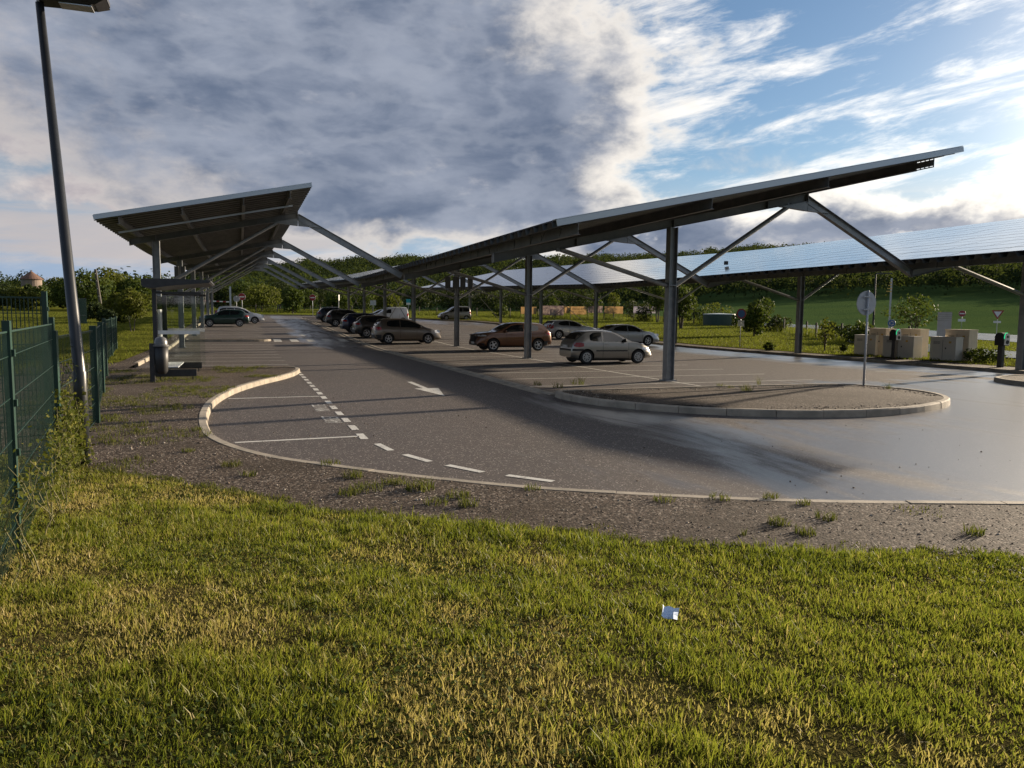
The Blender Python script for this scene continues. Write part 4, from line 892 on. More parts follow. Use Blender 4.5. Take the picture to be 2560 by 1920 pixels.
# chargers
def charger(label, x, y):
    z = T(x, y); E = thing('charging_station', (x, y, z), 0, label, 'charging station', 'charging stations behind the right kerb')
    MB().box((0, 0, .46), (.17, .20, .94)).build('column', M['black'], E, bevel=.01)
    P = [(-.22, 0), (.22, 0), (.22, .36), (.17, .47), (.08, .525), (-.08, .525), (-.17, .47), (-.22, .36)]
    hd = MB().prism([(a * .95, b_) for a, b_ in P], axes((.15, 0, .88), (0, 1, 0), (0, 0, 1)), -.30).build('head', M['plastic'], E, bevel=.012)
    fc = MB().prism([(-.145, .0), (.145, 0), (.145, .37), (.10, .47), (-.10, .47), (-.145, .37)], axes((0, -.212, .90), (1, 0, 0), (0, 0, 1)), .02).build('front_panel', M['white'], E)
    for zc, r in ((1.02, .085), (1.24, .05)): MB().lathe([(r, 0), (r, .012)], 20, Matrix.Rotation(R(90), 3, 'X'), (0.01, -.232, zc)).build('socket', M['plastic'], fc)
    gm, t, out = newmat('green_light'); em = t.new('ShaderNodeEmission'); em.inputs[0].default_value = (.02, .55, .22, 1); em.inputs[1].default_value = .7; t.l.new(em.outputs[0], out.inputs[0])
    MB().tube([(-.16, -.222, 1.16), (-.155, -.222, 1.28), (-.10, -.222, 1.385), (.0, -.222, 1.40)], .014, 6).build('status_light', gm, E)
    return E
charger('green-lit charging station before the middle pair of cabinets', 30.05, 28.2); charger('green-lit charging station beside the rightmost canopy post', 29.25, 22.1)
M['yellow'] = pbr('yellow_plate', (.55, .36, .08), .5)
# cabinets
def cab(label, px, py, ly_, dx, h, mm):
    x, y = spot(px, py); z = T(x, y); E = thing('meter_cabinet', (x, y, z), R(4), label, 'cabinet', 'cabinets behind the right kerb')
    MB().box((dx / 2, ly_ / 2, h / 2 - .03), (dx, ly_, h)).build('cabinet_body', mm, E, bevel=.012); MB().box((dx / 2, ly_ / 2, h - .018), (dx + .04, ly_ + .04, .05)).build('cabinet_lid', mm, E)
    b = MB(); [b.box((-.002, ly_ * t, h * .46), (.008, .012, h * .8)) for t in ((.5,) if ly_ > 1 else (.94,))]; b.build('door_seam', M['dark'], E); MB().box((-.01, ly_ * .38, h * .52), (.02, .05, .07)).build('lock', M['plastic'], E); vb = MB(); [vb.box((-.004, ly_ * .74, h * .80 - .035 * q), (.01, ly_ * .26, .012)) for q in range(4)]; vb.build('vent', M['dark'], E); MB().box((-.006, ly_ * .22, h * .78), (.008, .12, .09)).build('label_plate', M['yellow'], E)
cab('tall sand-coloured cabinet of the left pair', 2212, 890, 1.05, .60, 1.42, M['render']); cab('low grey cabinet of the left pair, nearest the sapling', 2187, 889, 1.35, .55, 1.06, M['render_grey'])
cab('tall sand-coloured cabinet of the middle pair', 2298, 894, 1.15, .60, 1.42, M['render']); cab('low grey cabinet of the middle pair, behind a charging station', 2282, 897, 1.75, .6, 1.08, M['render_grey'])
cab('tall sand-coloured cabinet of the right pair', 2419, 903, 1.2, .6, 1.45, M['render']); cab('low grey cabinet of the right pair', 2387, 903, 1.3, .5, 1.10, M['render_grey'])
# far lamp, tag pole, telegraph pole, tower, tank
x, y = polar(2184, 70); z = T(x, y); E = thing('street_lamp', (x, y, z), 0, 'slim black lamp post with flat head behind the cabinets', 'street lamp')
MB().tube([(0, 0, 0), (0, 0, 5.5)], [.09, .06], 8).build('pole', M['black'], E); MB().box((.55, -.35, 5.58), (1.15, .3, .10), R(-30)).build('lamp_head', M['black'], E)
x, y = polar(2224, 90); z = T(x, y); E = thing('marker_pole', (x, y, z), 0, 'pale pole with yellow tags rising behind the multi-stemmed tree', 'pole')
MB().box((0, 0, 2.9), (.13, .13, 5.8)).build('pole', M['greyback'], E)
for k in range(4): MB().box((-.22 - .05 * k, -.1, 5.3 - .30 * k), (.26 + .10 * k, .03, .10), R(-20)).build('tag', M['yellow'], E)
x, y = polar(251, 104); z = T(x, y); E = thing('telegraph_pole', (x, y, z), 0, 'leaning wooden telegraph pole before the left trees', 'pole'); MB().tube([(.2, 0, -.3), (-.35, 0, 5.4)], [.19, .15], 8).build('pole', M['wood'], E)
for k in range(5): MB().box((.05 - .1 * k, -.19, 1.3 + k * .9), (.08, .06, .06)).build('step', M['white'], E)
x, y = polar(83, 300); E = thing('round_tower', (x, y, 2.2), 0, 'old round stone tower with conical tiled roof on the left rise', 'tower')
MB().lathe([(3.05, -4), (3.0, 9.6), (3.05, 10.2)], 24).build('wall', M['stone'], E); MB().lathe([(3.55, 10.1), (3.5, 10.25), (.12, 12.9), (.06, 13.3)], 24).build('roof', M['tile'], E)
x, y = polar(1798, 98); z = T(x, y); E = thing('water_tank', (x, y, z), 0, 'wide dark green round tank with pale cover behind the bushes', 'tank')
MB().lathe([(1.95, 0), (1.98, 1.35)], 30).build('tank_wall', pbr('tank_green', (.03, .06, .05), .6), E); MB().lathe([(2.02, 1.33), (2.0, 1.42), (.2, 1.52)], 30).build('cover', pbr('tank_cover', (.40, .45, .45), .5), E)
# inverter boxes hung on posts
def inverter(label, x, y, z, n, s):
    E = thing('inverter_box', (x, y, z), 0, label, 'electrical box', 'inverter boxes on canopy posts')
    for i in range(n):
        MB().box(((i - (n - 1) / 2) * s, -.3, 0), (s * .62, .22, .72)).build('case', pbr('inverter_grey', (.10, .10, .10), .5), E, bevel=.015)
        xx = (i - (n - 1) / 2) * s; MB().tube([(xx - .06, -.3, -.36), (xx - .1, -.33, -.75), (xx + .04, -.33, -.85), (xx + .1, -.28, -.5), (xx + .06, -.28, -.36)], .018, 6).build('cable_loop', M['cable'], E)
inverter('bank of dark inverter boxes with cable loops on the third thick post', 12.81, 45.55, 4.0, 4, .48)
inverter('dark electrical boxes on the second post of the left canopy', -3.05, 45.5, 4.15, 2, .34)

# wooden post-and-wire fence along the field, with banners
def post_fence(label, pts, h=1.25):
    E = thing('wire_fence', (*pts[0], T(*pts[0])), 0, label, 'fence', 'post and wire fences'); o = Vector((*pts[0], T(*pts[0])))
    for p in pts: MB().tube([Vector((*p, T(*p) - .1)) - o, Vector((*p, T(*p) + h + random.uniform(-.06, .1))) - o], .085, 6).build('fence_post', M['wood'], E)
    b = MB()
    for p, q in zip(pts, pts[1:]):
        for k in (.35, .7, 1.1): b.beam(Vector((*p, T(*p) + k)) - o, Vector((*q, T(*q) + k)) - o, .014, .014)
    b.build('wire', M['galv_dark'], E); return E
pf1 = [polar(px, r) for px, r in ((520, 124), (580, 124), (640, 124), (694, 124), (738, 123), (776, 123), (830, 122), (880, 121), (932, 120), (990, 119), (1048, 118), (1092, 117), (1150, 116), (1192, 115), (1248, 114))]
post_fence('post and wire fence across the far lawn behind the car park', pf1)
pf2 = [polar(px, r) for px, r in ((1275, 113), (1302, 113), (1345, 112), (1388, 112), (1426, 111), (1470, 110), (1510, 109), (1584, 108), (1603, 107), (1628, 106), (1660, 105), (1790, 100), (1835, 97), (1925, 88), (1961, 82), (2018, 76), (2042, 72), (2106, 68), (2137, 65), (2188, 64), (2232, 66), (2275, 64))]
post_fence('post and wire fence carrying banners behind the right lawn trees', pf2, 1.35)
def cloth(name, a, b, s):
    m, t, out = newmat(name); P = t.new('ShaderNodeTexCoord').outputs['Object']; c = t.mix(t.smooth(t.noise(P, s, 5, .7), .40, .62), a, b)
    d = t.new('ShaderNodeBsdfDiffuse'); tr = t.new('ShaderNodeBsdfTranslucent'); t.put(d.inputs[0], c); t.put(tr.inputs[0], c); mx = t.new('ShaderNodeMixShader'); mx.inputs[0].default_value = .65
    t.l.new(d.outputs[0], mx.inputs[1]); t.l.new(tr.outputs[0], mx.inputs[2]); t.l.new(mx.outputs[0], out.inputs[0]); return m
M['banner'] = cloth('cream_banner', (.50, .40, .26), (.42, .33, .21), 1.2); M['banner2'] = cloth('pale_printed_banner', (.42, .37, .34), (.25, .21, .22), 2.6); M['banner3'] = cloth('white_printed_banner', (.48, .47, .50), (.34, .32, .37), 2.6)
def banner(label, pa, pb, ra, y0, y1, mm, txt=None):
    a, b_ = Vector(polar(pa, ra)), Vector(polar(pb, ra - 1)); d = (b_ - a); za = lambda py, p: EYE + ray(pa, py)[2] / math.hypot(*ray(pa, py)[:2]) * ra
    zb_, zt = za(y1, a), za(y0, a); E = thing('fence_banner', (a.x, a.y, zb_), math.atan2(d.y, d.x), label, 'banner', 'banners tied to the wire fence')
    MB().box((d.length / 2, -.12, (zt - zb_) / 2), (d.length, .02, zt - zb_)).build('banner_sheet', mm, E)
    for i, (s, w, h, z) in enumerate(txt or []): text_mesh('banner_lettering', s, pbr('ink', (.10, .07, .05), .8), axes((d.length / 2 + w / 2, -.135, z), (-1, 0, 0), (0, 0, 1)), w, h, E)
banner('cream banner with a mirrored second-hand sale notice', 1427, 1467, 111, 766, 786, M['banner'], [('VIDE GRENIER', 2.0, .34, .62), ('dimanche 9 a 18h', 1.9, .16, .34)])
banner('cream banner half hidden by the bronze car post', 1303, 1342, 112, 767, 785, M['banner']); banner('narrow cream banner left of the second-hand sale notice', 1413, 1425, 111, 766, 783, M['banner'])
banner('pale printed banner behind the leaning sapling', 1351, 1410, 112, 764, 788, M['banner2']); banner('pinkish printed banner right of the sale notice', 1470, 1507, 110, 765, 782, M['banner2'])
banner('cream banner with printed corner behind the small lawn tree', 1512, 1558, 109, 766, 784, M['banner']); banner('white printed banner left of the bushy tree', 1584, 1642, 107, 766, 783, M['banner3'])

# litter
x, y = spot(1674, 1562, V); pm = MB()
PX = [(-.052, .026), (-.040, .012), (-.010, .010), (.018, .016), (.046, .006)]     # creased sheet: (across, height) folds
for j, v in enumerate((0, .35, .7, 1)):
    for i, (u, h) in enumerate(PX): pm.v.append((u + .010 * v + .004 * math.sin(3 * v + i), .078 * v - .01 * (i % 2), h + .022 * v + .006 * math.sin(2.3 * i + 4 * v)))
for j in range(3):
    for i in range(4): pm.f.append((j * 5 + i, j * 5 + i + 1, j * 5 + 6 + i, j * 5 + 5 + i))
po = pm.build('paper_scrap', pbr('pale_blue_paper', (.48, .60, .80), .6), smooth=False); po.location = (x, y, V(x, y) + .025); po.rotation_euler = (R(20), R(4), R(-26)); tag(po, 'crumpled pale blue paper scrap lying on the near grass', 'litter')

# ------------------------------------------------------------------ plants
def leaves(C, rad, n, size, rg, out=.5, flat=0.0):
    """n leaf quads over ellipsoid lobes; C (k,3), rad (k,3) -> verts, faces, tint"""
    k = len(C); w = rad[:, 0] * rad[:, 2]; idx = rg.choice(k, n, p=w / w.sum())
    d = rg.normal(size=(n, 3)); d /= np.linalg.norm(d, axis=1)[:, None]; rr = np.cbrt(rg.uniform(.22, 1.1, n))
    p = C[idx] + d * rad[idx] * rr[:, None]; nm = d * out + rg.normal(size=(n, 3)) * .6; nm[:, 2] += flat; nm /= np.linalg.norm(nm, axis=1)[:, None]
    a = np.cross(nm, rg.normal(size=(n, 3))); a /= np.linalg.norm(a, axis=1)[:, None]; b = np.cross(nm, a); s = size * rg.uniform(.55, 1.25, n)[:, None]
    V_ = np.stack([p - a * s * .5, p - b * s * .28, p + a * s * .6, p + b * s * .28], 1).reshape(-1, 3); F_ = np.arange(n * 4).reshape(n, 4)
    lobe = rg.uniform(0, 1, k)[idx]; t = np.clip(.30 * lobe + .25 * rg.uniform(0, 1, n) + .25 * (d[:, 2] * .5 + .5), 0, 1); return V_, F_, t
def tree(label, x, y, h, cw, base=.25, n=1400, size=.34, mat='leaf', lobes=11, stems=1, name='tree', group=None, lean=0, rseed=1, cat='tree', shape=1.0):
    rg = np.random.default_rng(rseed); rd = random.Random(rseed); z = T(x, y); E = thing(name, (x, y, z - .03), 0, label, cat, group)
    ch = h * (1 - base); C, Rr = [], []
    for i in range(lobes):
        t = (i + .5) / lobes; hh = h * base + ch * (.10 + .78 * t); env = cw / 2 * (math.sin(math.pi * min(1, .16 + .80 * t) ** shape) ** .7); a = i * 2.4 + rd.uniform(-.4, .4); q = env * rd.uniform(.35, .72) * (0 if i == lobes - 1 else 1)
        r_ = max(cw * .13, env * rd.uniform(.42, .60)); C.append((q * math.cos(a) + lean * hh, q * math.sin(a), hh)); Rr.append((r_, r_, r_ * rd.uniform(.7, 1.0) * min(1.4, max(.75, ch / cw))))
    C, Rr = np.array(C), np.array(Rr); V_, F_, t = leaves(C, Rr, n, size, rg); V_[:, 2] = np.maximum(V_[:, 2], h * base * .6)
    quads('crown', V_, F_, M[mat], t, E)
    b = MB()
    for s in range(stems):
        a = 2 * math.pi * s / stems + .4; o = (0 if stems == 1 else .10 + .03 * h); tp = (math.cos(a) * o * 2.2 + lean * h * .6, math.sin(a) * o * 2.2, h * (.62 if stems == 1 else .5)); r0 = (.028 * h if stems == 1 else .014 * h)
        b.tube([(math.cos(a) * o * .4, math.sin(a) * o * .4, -.1), (math.cos(a) * o + lean * h * .2, math.sin(a) * o, h * .28), tp], [r0, r0 * .7, r0 * .25], 7)
    for i in range(min(7, lobes)):
        c = C[i]; b.tube([(lean * h * .25, 0, h * (base * .8 + .05 * i)), ((c[0] * .5 + lean * h * .1), c[1] * .5, c[2] * .8 + h * .04), tuple(c)], [.012 * h, .008 * h, .003 * h], 5)
    b.build('trunk', M['bark'], E); return E
def tpx(label, px, py, top, wpx, **k):                # tree whose foot is at (px, py); top row and width in photo pixels
    r = k.pop('r', None); x, y = spot(px, py) if r is None else polar(px, r); d = math.hypot(x, y)
    rt = ray(px, top); zt = EYE + rt[2] / math.hypot(rt[0], rt[1]) * d; dep = x * math.sin(YAW) + y * math.cos(YAW)
    return tree(label, x, y, zt - T(x, y), wpx * dep / FOC, **k)
G1 = 'young trees on the right lawn'
tpx('bushy round lawn tree with several thin stems right of the nearest post', 1702, 822, 706, 84, base=.24, n=2600, size=.30, stems=5, rseed=3, group=G1, mat='leaf')
tpx('taller lawn tree half hidden behind the nearest thick post', 1643, 806, 700, 58, base=.26, n=1700, size=.32, stems=4, rseed=4, group=G1)
tpx('small thin lawn tree before the cream banner', 1534, 796, 728, 36, base=.4, n=420, size=.30, rseed=5, group=G1, mat='leaf_yellow')
tpx('narrow leaning sapling before the pale printed banner', 1383, 792, 738, 30, base=.3, n=420, size=.30, rseed=6, group=G1, mat='leaf')
tpx('lawn tree left of the bushes with its crown behind the right canopy eave', 1490, 799, 738, 40, base=.4, n=500, size=.30, rseed=16, group=G1, mat='leaf')
tpx('dense leafy shrub tree bulging over the round red-rimmed sign', 1884, 841, 744, 78, base=.06, n=2300, size=.26, rseed=7, group=G1, lean=.10, mat='leaf')
tpx('slender tree leaning behind the dense shrub tree', 1922, 820, 738, 44, base=.45, n=420, size=.26, rseed=8, group=G1, lean=-.12)
tpx('yellowish sapling in front of the field fence', 2061, 879, 786, 46, base=.16, n=300, size=.17, rseed=9, group=G1, mat='leaf_yellow', lobes=9)
tpx('open multi-stemmed tree rising behind the middle cabinets', 2284, 852, 728, 128, base=.30, n=1200, size=.24, stems=5, rseed=10, group=G1, lobes=16)
tpx('small round bush by the kerb left of the right canopy post', 1922, 876, 852, 30, base=.05, n=260, size=.16, rseed=12, name='bush', group='low bushes on the right lawn', cat='bush', mat='leaf')
tpx('small dark bush beside the low grey cabinet', 2107, 881, 856, 20, base=.08, n=220, size=.14, rseed=13, name='bush', group='low bushes on the right lawn', cat='bush', mat='leaf_dark')
G2 = 'bushes along the field fence'
for i, (px, r, top, w, mt, lb) in enumerate([(1735, 102, 748, 76, 'leaf', 'broad bush left of the green round tank'), (1790, 106, 752, 90, 'leaf_yellow', 'pale bush behind the green round tank'), (1860, 92, 770, 60, 'leaf', 'low bush right of the green round tank'), (1945, 84, 786, 70, 'leaf_dark', 'dark fence bush left of the right canopy post'),
                                              (2150, 62, 800, 90, 'leaf', 'rounded bramble at the field fence behind the left cabinets'), (2078, 70, 800, 60, 'leaf', 'scrubby bush behind the yellowish sapling'), (1615, 106, 748, 60, 'leaf_dark', 'dark bush behind the white printed banner'), (1580, 112, 742, 60, 'leaf_dark', 'tall dark bush above the white printed banner'), (1250, 112, 752, 46, 'leaf', 'shrub at the left end of the banner fence')]):
    x, y = polar(px, r); tpx(lb, px, 0, top, w, r=r, base=.03, n=900, size=.28, rseed=40 + i, name='bush', group=G2, cat='bush', mat=mt, lobes=9)
tpx('leafy weeds at the foot of the right canopy post', 2455, 905, 868, 90, base=.02, n=900, size=.14, rseed=61, name='bush', group='low bushes on the right lawn', cat='bush', mat='leaf', lobes=9)
G3 = 'trees beyond the far lawn'
row = [(560, 138, 712, 90, 'leaf_dark', 'dark tree left of the lifting barrier'), (655, 132, 708, 110, 'leaf_yellow', 'broad sunlit tree right of the no-entry sign'), (612, 140, 700, 90, 'leaf', 'tree behind the red no-entry sign by the barrier'), (700, 160, 690, 110, 'leaf_dark', 'tall dark tree behind the free-standing lawn tree'),
       (762, 150, 716, 80, 'leaf', 'mid green tree behind the lone no-entry sign'), (800, 165, 700, 100, 'leaf_dark', 'dark tree right of the lone no-entry sign'), (846, 128, 722, 80, 'leaf', 'loose tree behind the edge-on sign'), (905, 150, 722, 90, 'leaf', 'tree behind the pale twin board'), (970, 138, 728, 74, 'leaf_yellow', 'olive bush tree left of the teal sign'),
       (1050, 160, 712, 110, 'leaf_dark', 'dark tree right of the teal sign'), (1130, 165, 716, 110, 'leaf_dark', 'dark tree behind the beige leisure van'), (1210, 170, 722, 110, 'leaf_dark', 'dark tree right of the beige leisure van'), (1290, 175, 722, 120, 'leaf_dark', 'dark tree above the cream banners'), (1370, 180, 724, 110, 'leaf_dark', 'dark tree above the pale printed banner'), (1450, 185, 726, 110, 'leaf_dark', 'dark tree above the sale notice'),
       (500, 146, 716, 80, 'leaf', 'tree seen between the left canopy posts'), (450, 140, 722, 80, 'leaf_dark', 'tree behind the bus shelter glass'), (395, 135, 712, 80, 'leaf_dark', 'dark tree behind the bus shelter roof')]
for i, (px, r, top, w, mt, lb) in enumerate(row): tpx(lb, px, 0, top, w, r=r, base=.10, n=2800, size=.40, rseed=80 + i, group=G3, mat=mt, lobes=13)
tpx('free-standing lawn tree with low branches at the end of the lane', 732, 793, 710, 66, r=116, base=.06, n=1900, size=.40, rseed=70, group=G3, mat='leaf', lobes=13)
G4 = 'trees at the left beyond the fence'
left = [(330, 62, 716, 100, 'leaf_yellow', 'twin-stemmed yellow-green tree on the left lawn', .34, .30), (296, 84, 728, 60, 'leaf_yellow', 'smaller yellow-green tree behind the twin-stemmed tree', .3, .34), (215, 120, 668, 120, 'leaf', 'large olive tree right of the lamp post', .05, .6), (270, 126, 662, 130, 'leaf_yellow', 'large golden tree behind the telegraph pole', .05, .6), (345, 124, 690, 110, 'leaf', 'large tree behind the first left canopy post', .05, .6), (175, 130, 690, 90, 'leaf', 'tree hidden behind the lamp post', .05, .6),
        (20, 140, 704, 80, 'leaf_dark', 'dark tree at the left frame edge', .05, .6), (55, 128, 716, 90, 'leaf_yellow', 'yellowish tree in front of the stone tower', .05, .6), (110, 140, 712, 90, 'leaf', 'tree to the right of the stone tower foot', .05, .6), (75, 150, 708, 60, 'leaf_dark', 'dark tree left of the stone tower', .05, .6), (-40, 130, 700, 120, 'leaf_dark', 'dark tree just outside the left frame edge', .05, .6), (145, 180, 690, 70, 'leaf_yellow', 'pale crown behind the lamp post', .05, .7),
        (238, 88, 752, 70, 'leaf_dark', 'low dark bush behind the green fence end', .02, .4), (195, 92, 748, 50, 'leaf', 'rounded bush by the far green fence', .02, .4), (285, 78, 770, 70, 'leaf_dark', 'dark hedge bush under the yellow-green trees', .02, .35)]
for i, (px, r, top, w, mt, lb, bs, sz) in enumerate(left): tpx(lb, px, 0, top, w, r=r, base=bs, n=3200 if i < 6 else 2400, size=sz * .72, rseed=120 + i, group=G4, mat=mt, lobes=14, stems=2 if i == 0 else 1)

# wooded hills: one mass
rg = np.random.default_rng(5); P, S_, K = [], [], []
for i in range(6300):
    a = rg.uniform(-24, 66); r = math.sqrt(rg.uniform(205 ** 2, 550 ** 2))
    lim = 232 + 10 * math.sin(a * .4)
    if a > 20 and r < lim: continue
    if a < -8.5 and r < 340: continue
    if a < -5 and r < 300 and rg.uniform() < .5: continue
    if -5 < a < 20 and r < 215: continue
    x, y = r * math.sin(R(a)), r * math.cos(R(a)); h = rg.uniform(6.0, 9.5) * (1 if a > -8 else .85); P.append((x, y, T(x, y) + h * .50)); S_.append((h * .42, h * .42, h * .55)); K.append(r)
P, S_ = np.array(P), np.array(S_); n = len(P); m = 100
rep = np.repeat(np.arange(n), m); d = rg.normal(size=(n * m, 3)); d[:, 2] = np.abs(d[:, 2]) * 1.0 - .25; d /= np.linalg.norm(d, axis=1)[:, None]
bumpy = 1 + .22 * np.sin(d[:, 0] * 5 + rep) * np.sin(d[:, 1] * 6 + rep * 2)
p = P[rep] + d * S_[rep] * (rg.uniform(.80, 1.05, n * m) * bumpy)[:, None]; nm = d + rg.normal(size=d.shape) * .40; nm /= np.linalg.norm(nm, axis=1)[:, None]
a_ = np.cross(nm, rg.normal(size=nm.shape)); a_ /= np.linalg.norm(a_, axis=1)[:, None]; b_ = np.cross(nm, a_); s = (rg.uniform(.6, 1.3, n * m) * np.repeat(S_[:, 0] / 4.2, m))[:, None]
V_ = np.stack([p - a_ * s * .6, p - b_ * s * .45, p + a_ * s * .6, p + b_ * s * .45], 1).reshape(-1, 3)
tint = np.clip(np.repeat(rg.beta(1.6, 2.6, n), m) * .8 + rg.uniform(0, .25, n * m), 0, 1)
M['forest'] = leafmat('hazed_forest_leaf', (0.014, 0.026, 0.014), (0.026, 0.041, 0.018), (0.062, 0.068, 0.028), .25, .9, .02)  # leaf tones shifted bluish: distant haze put into the colour
kind(quads('forest', V_, np.arange(n * m * 4).reshape(-1, 4), M['forest'], tint), 'stuff')

# ------------------------------------------------------------------ grass
class VN:                                             # smooth value noise on the plane
    def __init__(s, seed, n=64): s.g = np.random.default_rng(seed).uniform(0, 1, (n, n)); s.n = n
    def __call__(s, x, y, sc_):
        x, y = np.asarray(x) * sc_ + 31.3, np.asarray(y) * sc_ + 17.7; i, j = np.floor(x).astype(int), np.floor(y).astype(int); u, v = x - i, y - j; u, v = u * u * (3 - 2 * u), v * v * (3 - 2 * v); g, n = s.g, s.n
        return (g[i % n, j % n] * (1 - u) + g[(i + 1) % n, j % n] * u) * (1 - v) + (g[i % n, (j + 1) % n] * (1 - u) + g[(i + 1) % n, (j + 1) % n] * u) * v
vn = VN(2)
def blades(name, X, Y, Z, H, W, tint, rg, m, curl=.5):
    n = len(X); a = rg.uniform(0, 2 * np.pi, n); dx, dy = np.cos(a), np.sin(a); l = rg.uniform(0, 2 * np.pi, n); le = H * rg.uniform(.05, curl, n); ex, ey = np.cos(l) * le, np.sin(l) * le; W = W / 2
    P0 = np.stack([X - dx * W, Y - dy * W, Z - .01], 1); P1 = np.stack([X + dx * W, Y + dy * W, Z - .01], 1)
    P2 = np.stack([X + dx * W * .8 + ex * .35, Y + dy * W * .8 + ey * .35, Z + H * .58], 1); P3 = np.stack([X - dx * W * .8 + ex * .35, Y - dy * W * .8 + ey * .35, Z + H * .58], 1)
    P4 = np.stack([X + dx * W * .15 + ex, Y + dy * W * .15 + ey, Z + H], 1); P5 = np.stack([X - dx * W * .15 + ex, Y - dy * W * .15 + ey, Z + H], 1)
    V_ = np.stack([P0, P1, P2, P3, P4, P5], 1).reshape(-1, 3); o = np.arange(n)[:, None] * 6; F_ = np.concatenate([o + np.array([[0, 1, 2, 3]]), o + np.array([[3, 2, 4, 5]])], 1).reshape(-1, 4)
    return kind(quads(name, V_, F_, m, np.repeat(tint, 2)), 'stuff')
EDGE = [(100, 1160), (205, 1178), (300, 1192), (420, 1208), (560, 1233), (640, 1246), (720, 1268), (800, 1287), (900, 1292), (1000, 1303), (1150, 1312), (1300, 1332), (1450, 1342), (1600, 1366), (1800, 1372), (2000, 1386), (2300, 1388), (2560, 1398), (3300, 1425)]
edge = [spot(px, py, V) for px, py in EDGE]
GP = [(-4.6, edge[0][1] + .6), (edge[0][0] - .3, edge[0][1] + .5)] + edge + [(14, -3), (-4.6, -3)]
sheet('lawn', GP, V, 0.5, M['turf'], 0.012)
rg = np.random.default_rng(9)
def scatter(N, lo, hi, poly, lim=(-26, 66)):
    x, y = rg.uniform(lo[0], hi[0], N), rg.uniform(lo[1], hi[1], N); k = inside(poly, x, y); a = np.degrees(np.arctan2(x, y)); k &= (a > lim[0]) & (a < lim[1]); return x[k], y[k]
Vv = np.vectorize(V); Tv = np.vectorize(T)
gx0, gy0 = np.meshgrid(np.linspace(-6, 14, 81), np.linspace(-4, 32, 145)); GZ = Vv(gx0, gy0)
def Vfast(x, y):
    i = np.clip((np.asarray(x) + 6) / .25, 0, 79.99); j = np.clip((np.asarray(y) + 4) / .25, 0, 143.99); a, b = i.astype(int), j.astype(int); u, v = i - a, j - b
    return (GZ[b, a] * (1 - u) + GZ[b, a + 1] * u) * (1 - v) + (GZ[b + 1, a] * (1 - u) + GZ[b + 1, a + 1] * u) * v
x, y = scatter(950000, (-3.2, .9), (9, 11.5), GP); d = np.hypot(x, y)
clump = vn(x, y, 2.6) * .35 + vn(x, y, 7.5) * .35 + vn(x, y, 19.0) * .30; dry = vn(x, y, .75) * .55 + vn(x, y, 2.2) * .30 + vn(x, y, 6) * .15
keep = rg.uniform(0, 1, len(x)) < np.clip(1.12 - d / 13, .35, 1) * np.clip(.35 + 1.3 * clump, .2, 1) * np.where(dry > .60, .6, 1); x, y, d, clump, dry = x[keep], y[keep], d[keep], clump[keep], dry[keep]
leftdry = np.clip((-x + .2) / 1.5, 0, 1) * .17
H = (.021 + .078 * clump ** 1.8) * rg.uniform(.55, 1.35, len(x)); tall = rg.uniform(0, 1, len(x)) < .04; H[tall] *= 1.7; H *= np.where(dry + leftdry > .58, .75, 1)
lush = np.exp(-np.clip(np.interp(x, [p[0] for p in edge], [p[1] for p in edge]) - y, 0, 9) / .38) * (x > -1.2); H *= (1 + .35 * lush) * (.75 + .55 * vn(x, y, .9))
tint = np.clip(rg.normal(.34, .17, len(x)) - .16 * lush + .22 * (vn(x, y, 1.7) - .5) + np.clip((dry + leftdry - .51) * 2.6, 0, .55) + (rg.uniform(0, 1, len(x)) < .07) * .45, 0, 1)
blades('grass', x, y, Vfast(x, y), H, rg.uniform(.0030, .0062, len(x)) * (1 + d * .09), tint, rg, M['grass'], .75)
# clover and plantain leaves among the blades
x, y = scatter(60000, (-2.2, 1), (8, 9), GP); k = vn(x, y, 1.1) > .52; x, y = x[k], y[k]; n = len(x); z = Vfast(x, y) + rg.uniform(.015, .05, n); nm = rg.normal(size=(n, 3)) * .5; nm[:, 2] += 1; nm /= np.linalg.norm(nm, axis=1)[:, None]
a_ = np.cross(nm, rg.normal(size=(n, 3))); a_ /= np.linalg.norm(a_, axis=1)[:, None]; b_ = np.cross(nm, a_); s = rg.uniform(.008, .020, n)[:, None]; c = np.stack([x, y, z], 1)
kind(quads('clover', np.stack([c - a_ * s * .7, c - b_ * s * .55, c + a_ * s * .7, c + b_ * s * .55], 1).reshape(-1, 3), np.arange(n * 4).reshape(n, 4), M['leaf'], rg.uniform(.2, .8, n)), 'stuff')
# dead straw lying in the turf
x, y = scatter(70000, (-2.6, .9), (9, 11), GP); blades('straw', x, y, Vfast(x, y) + rg.uniform(.004, .03, len(x)), rg.uniform(.006, .02, len(x)), rg.uniform(.002, .0035, len(x)), rg.uniform(.75, 1, len(x)), rg, M['grass'], 5.0)
# loose stones on the gravel, grit and leaf scraps on the tarmac
def pebbles(name, X, Y, Z, S, m):
    n = len(X); o = np.array([(1, 0, 0), (0, 1, 0), (-1, 0, 0), (0, -1, 0), (0, 0, 1), (0, 0, -1)], float); P = o[None] * rg.uniform(.55, 1.2, (n, 6, 1)) * S[:, None, None] * np.array([1, 1, .7]); a = rg.uniform(0, 6.3, n); c, s_ = np.cos(a)[:, None], np.sin(a)[:, None]
    P = np.stack([P[..., 0] * c - P[..., 1] * s_, P[..., 0] * s_ + P[..., 1] * c, P[..., 2]], -1) + np.stack([X, Y, Z], 1)[:, None]; f = np.array([(0, 1, 4), (1, 2, 4), (2, 3, 4), (3, 0, 4), (1, 0, 5), (2, 1, 5), (3, 2, 5), (0, 3, 5)])
    return kind(quads(name, P.reshape(-1, 3), (f[None] + (np.arange(n) * 6)[:, None, None]).reshape(-1, 3), m, np.repeat(rg.uniform(0, 1, n), 8)), 'stuff')
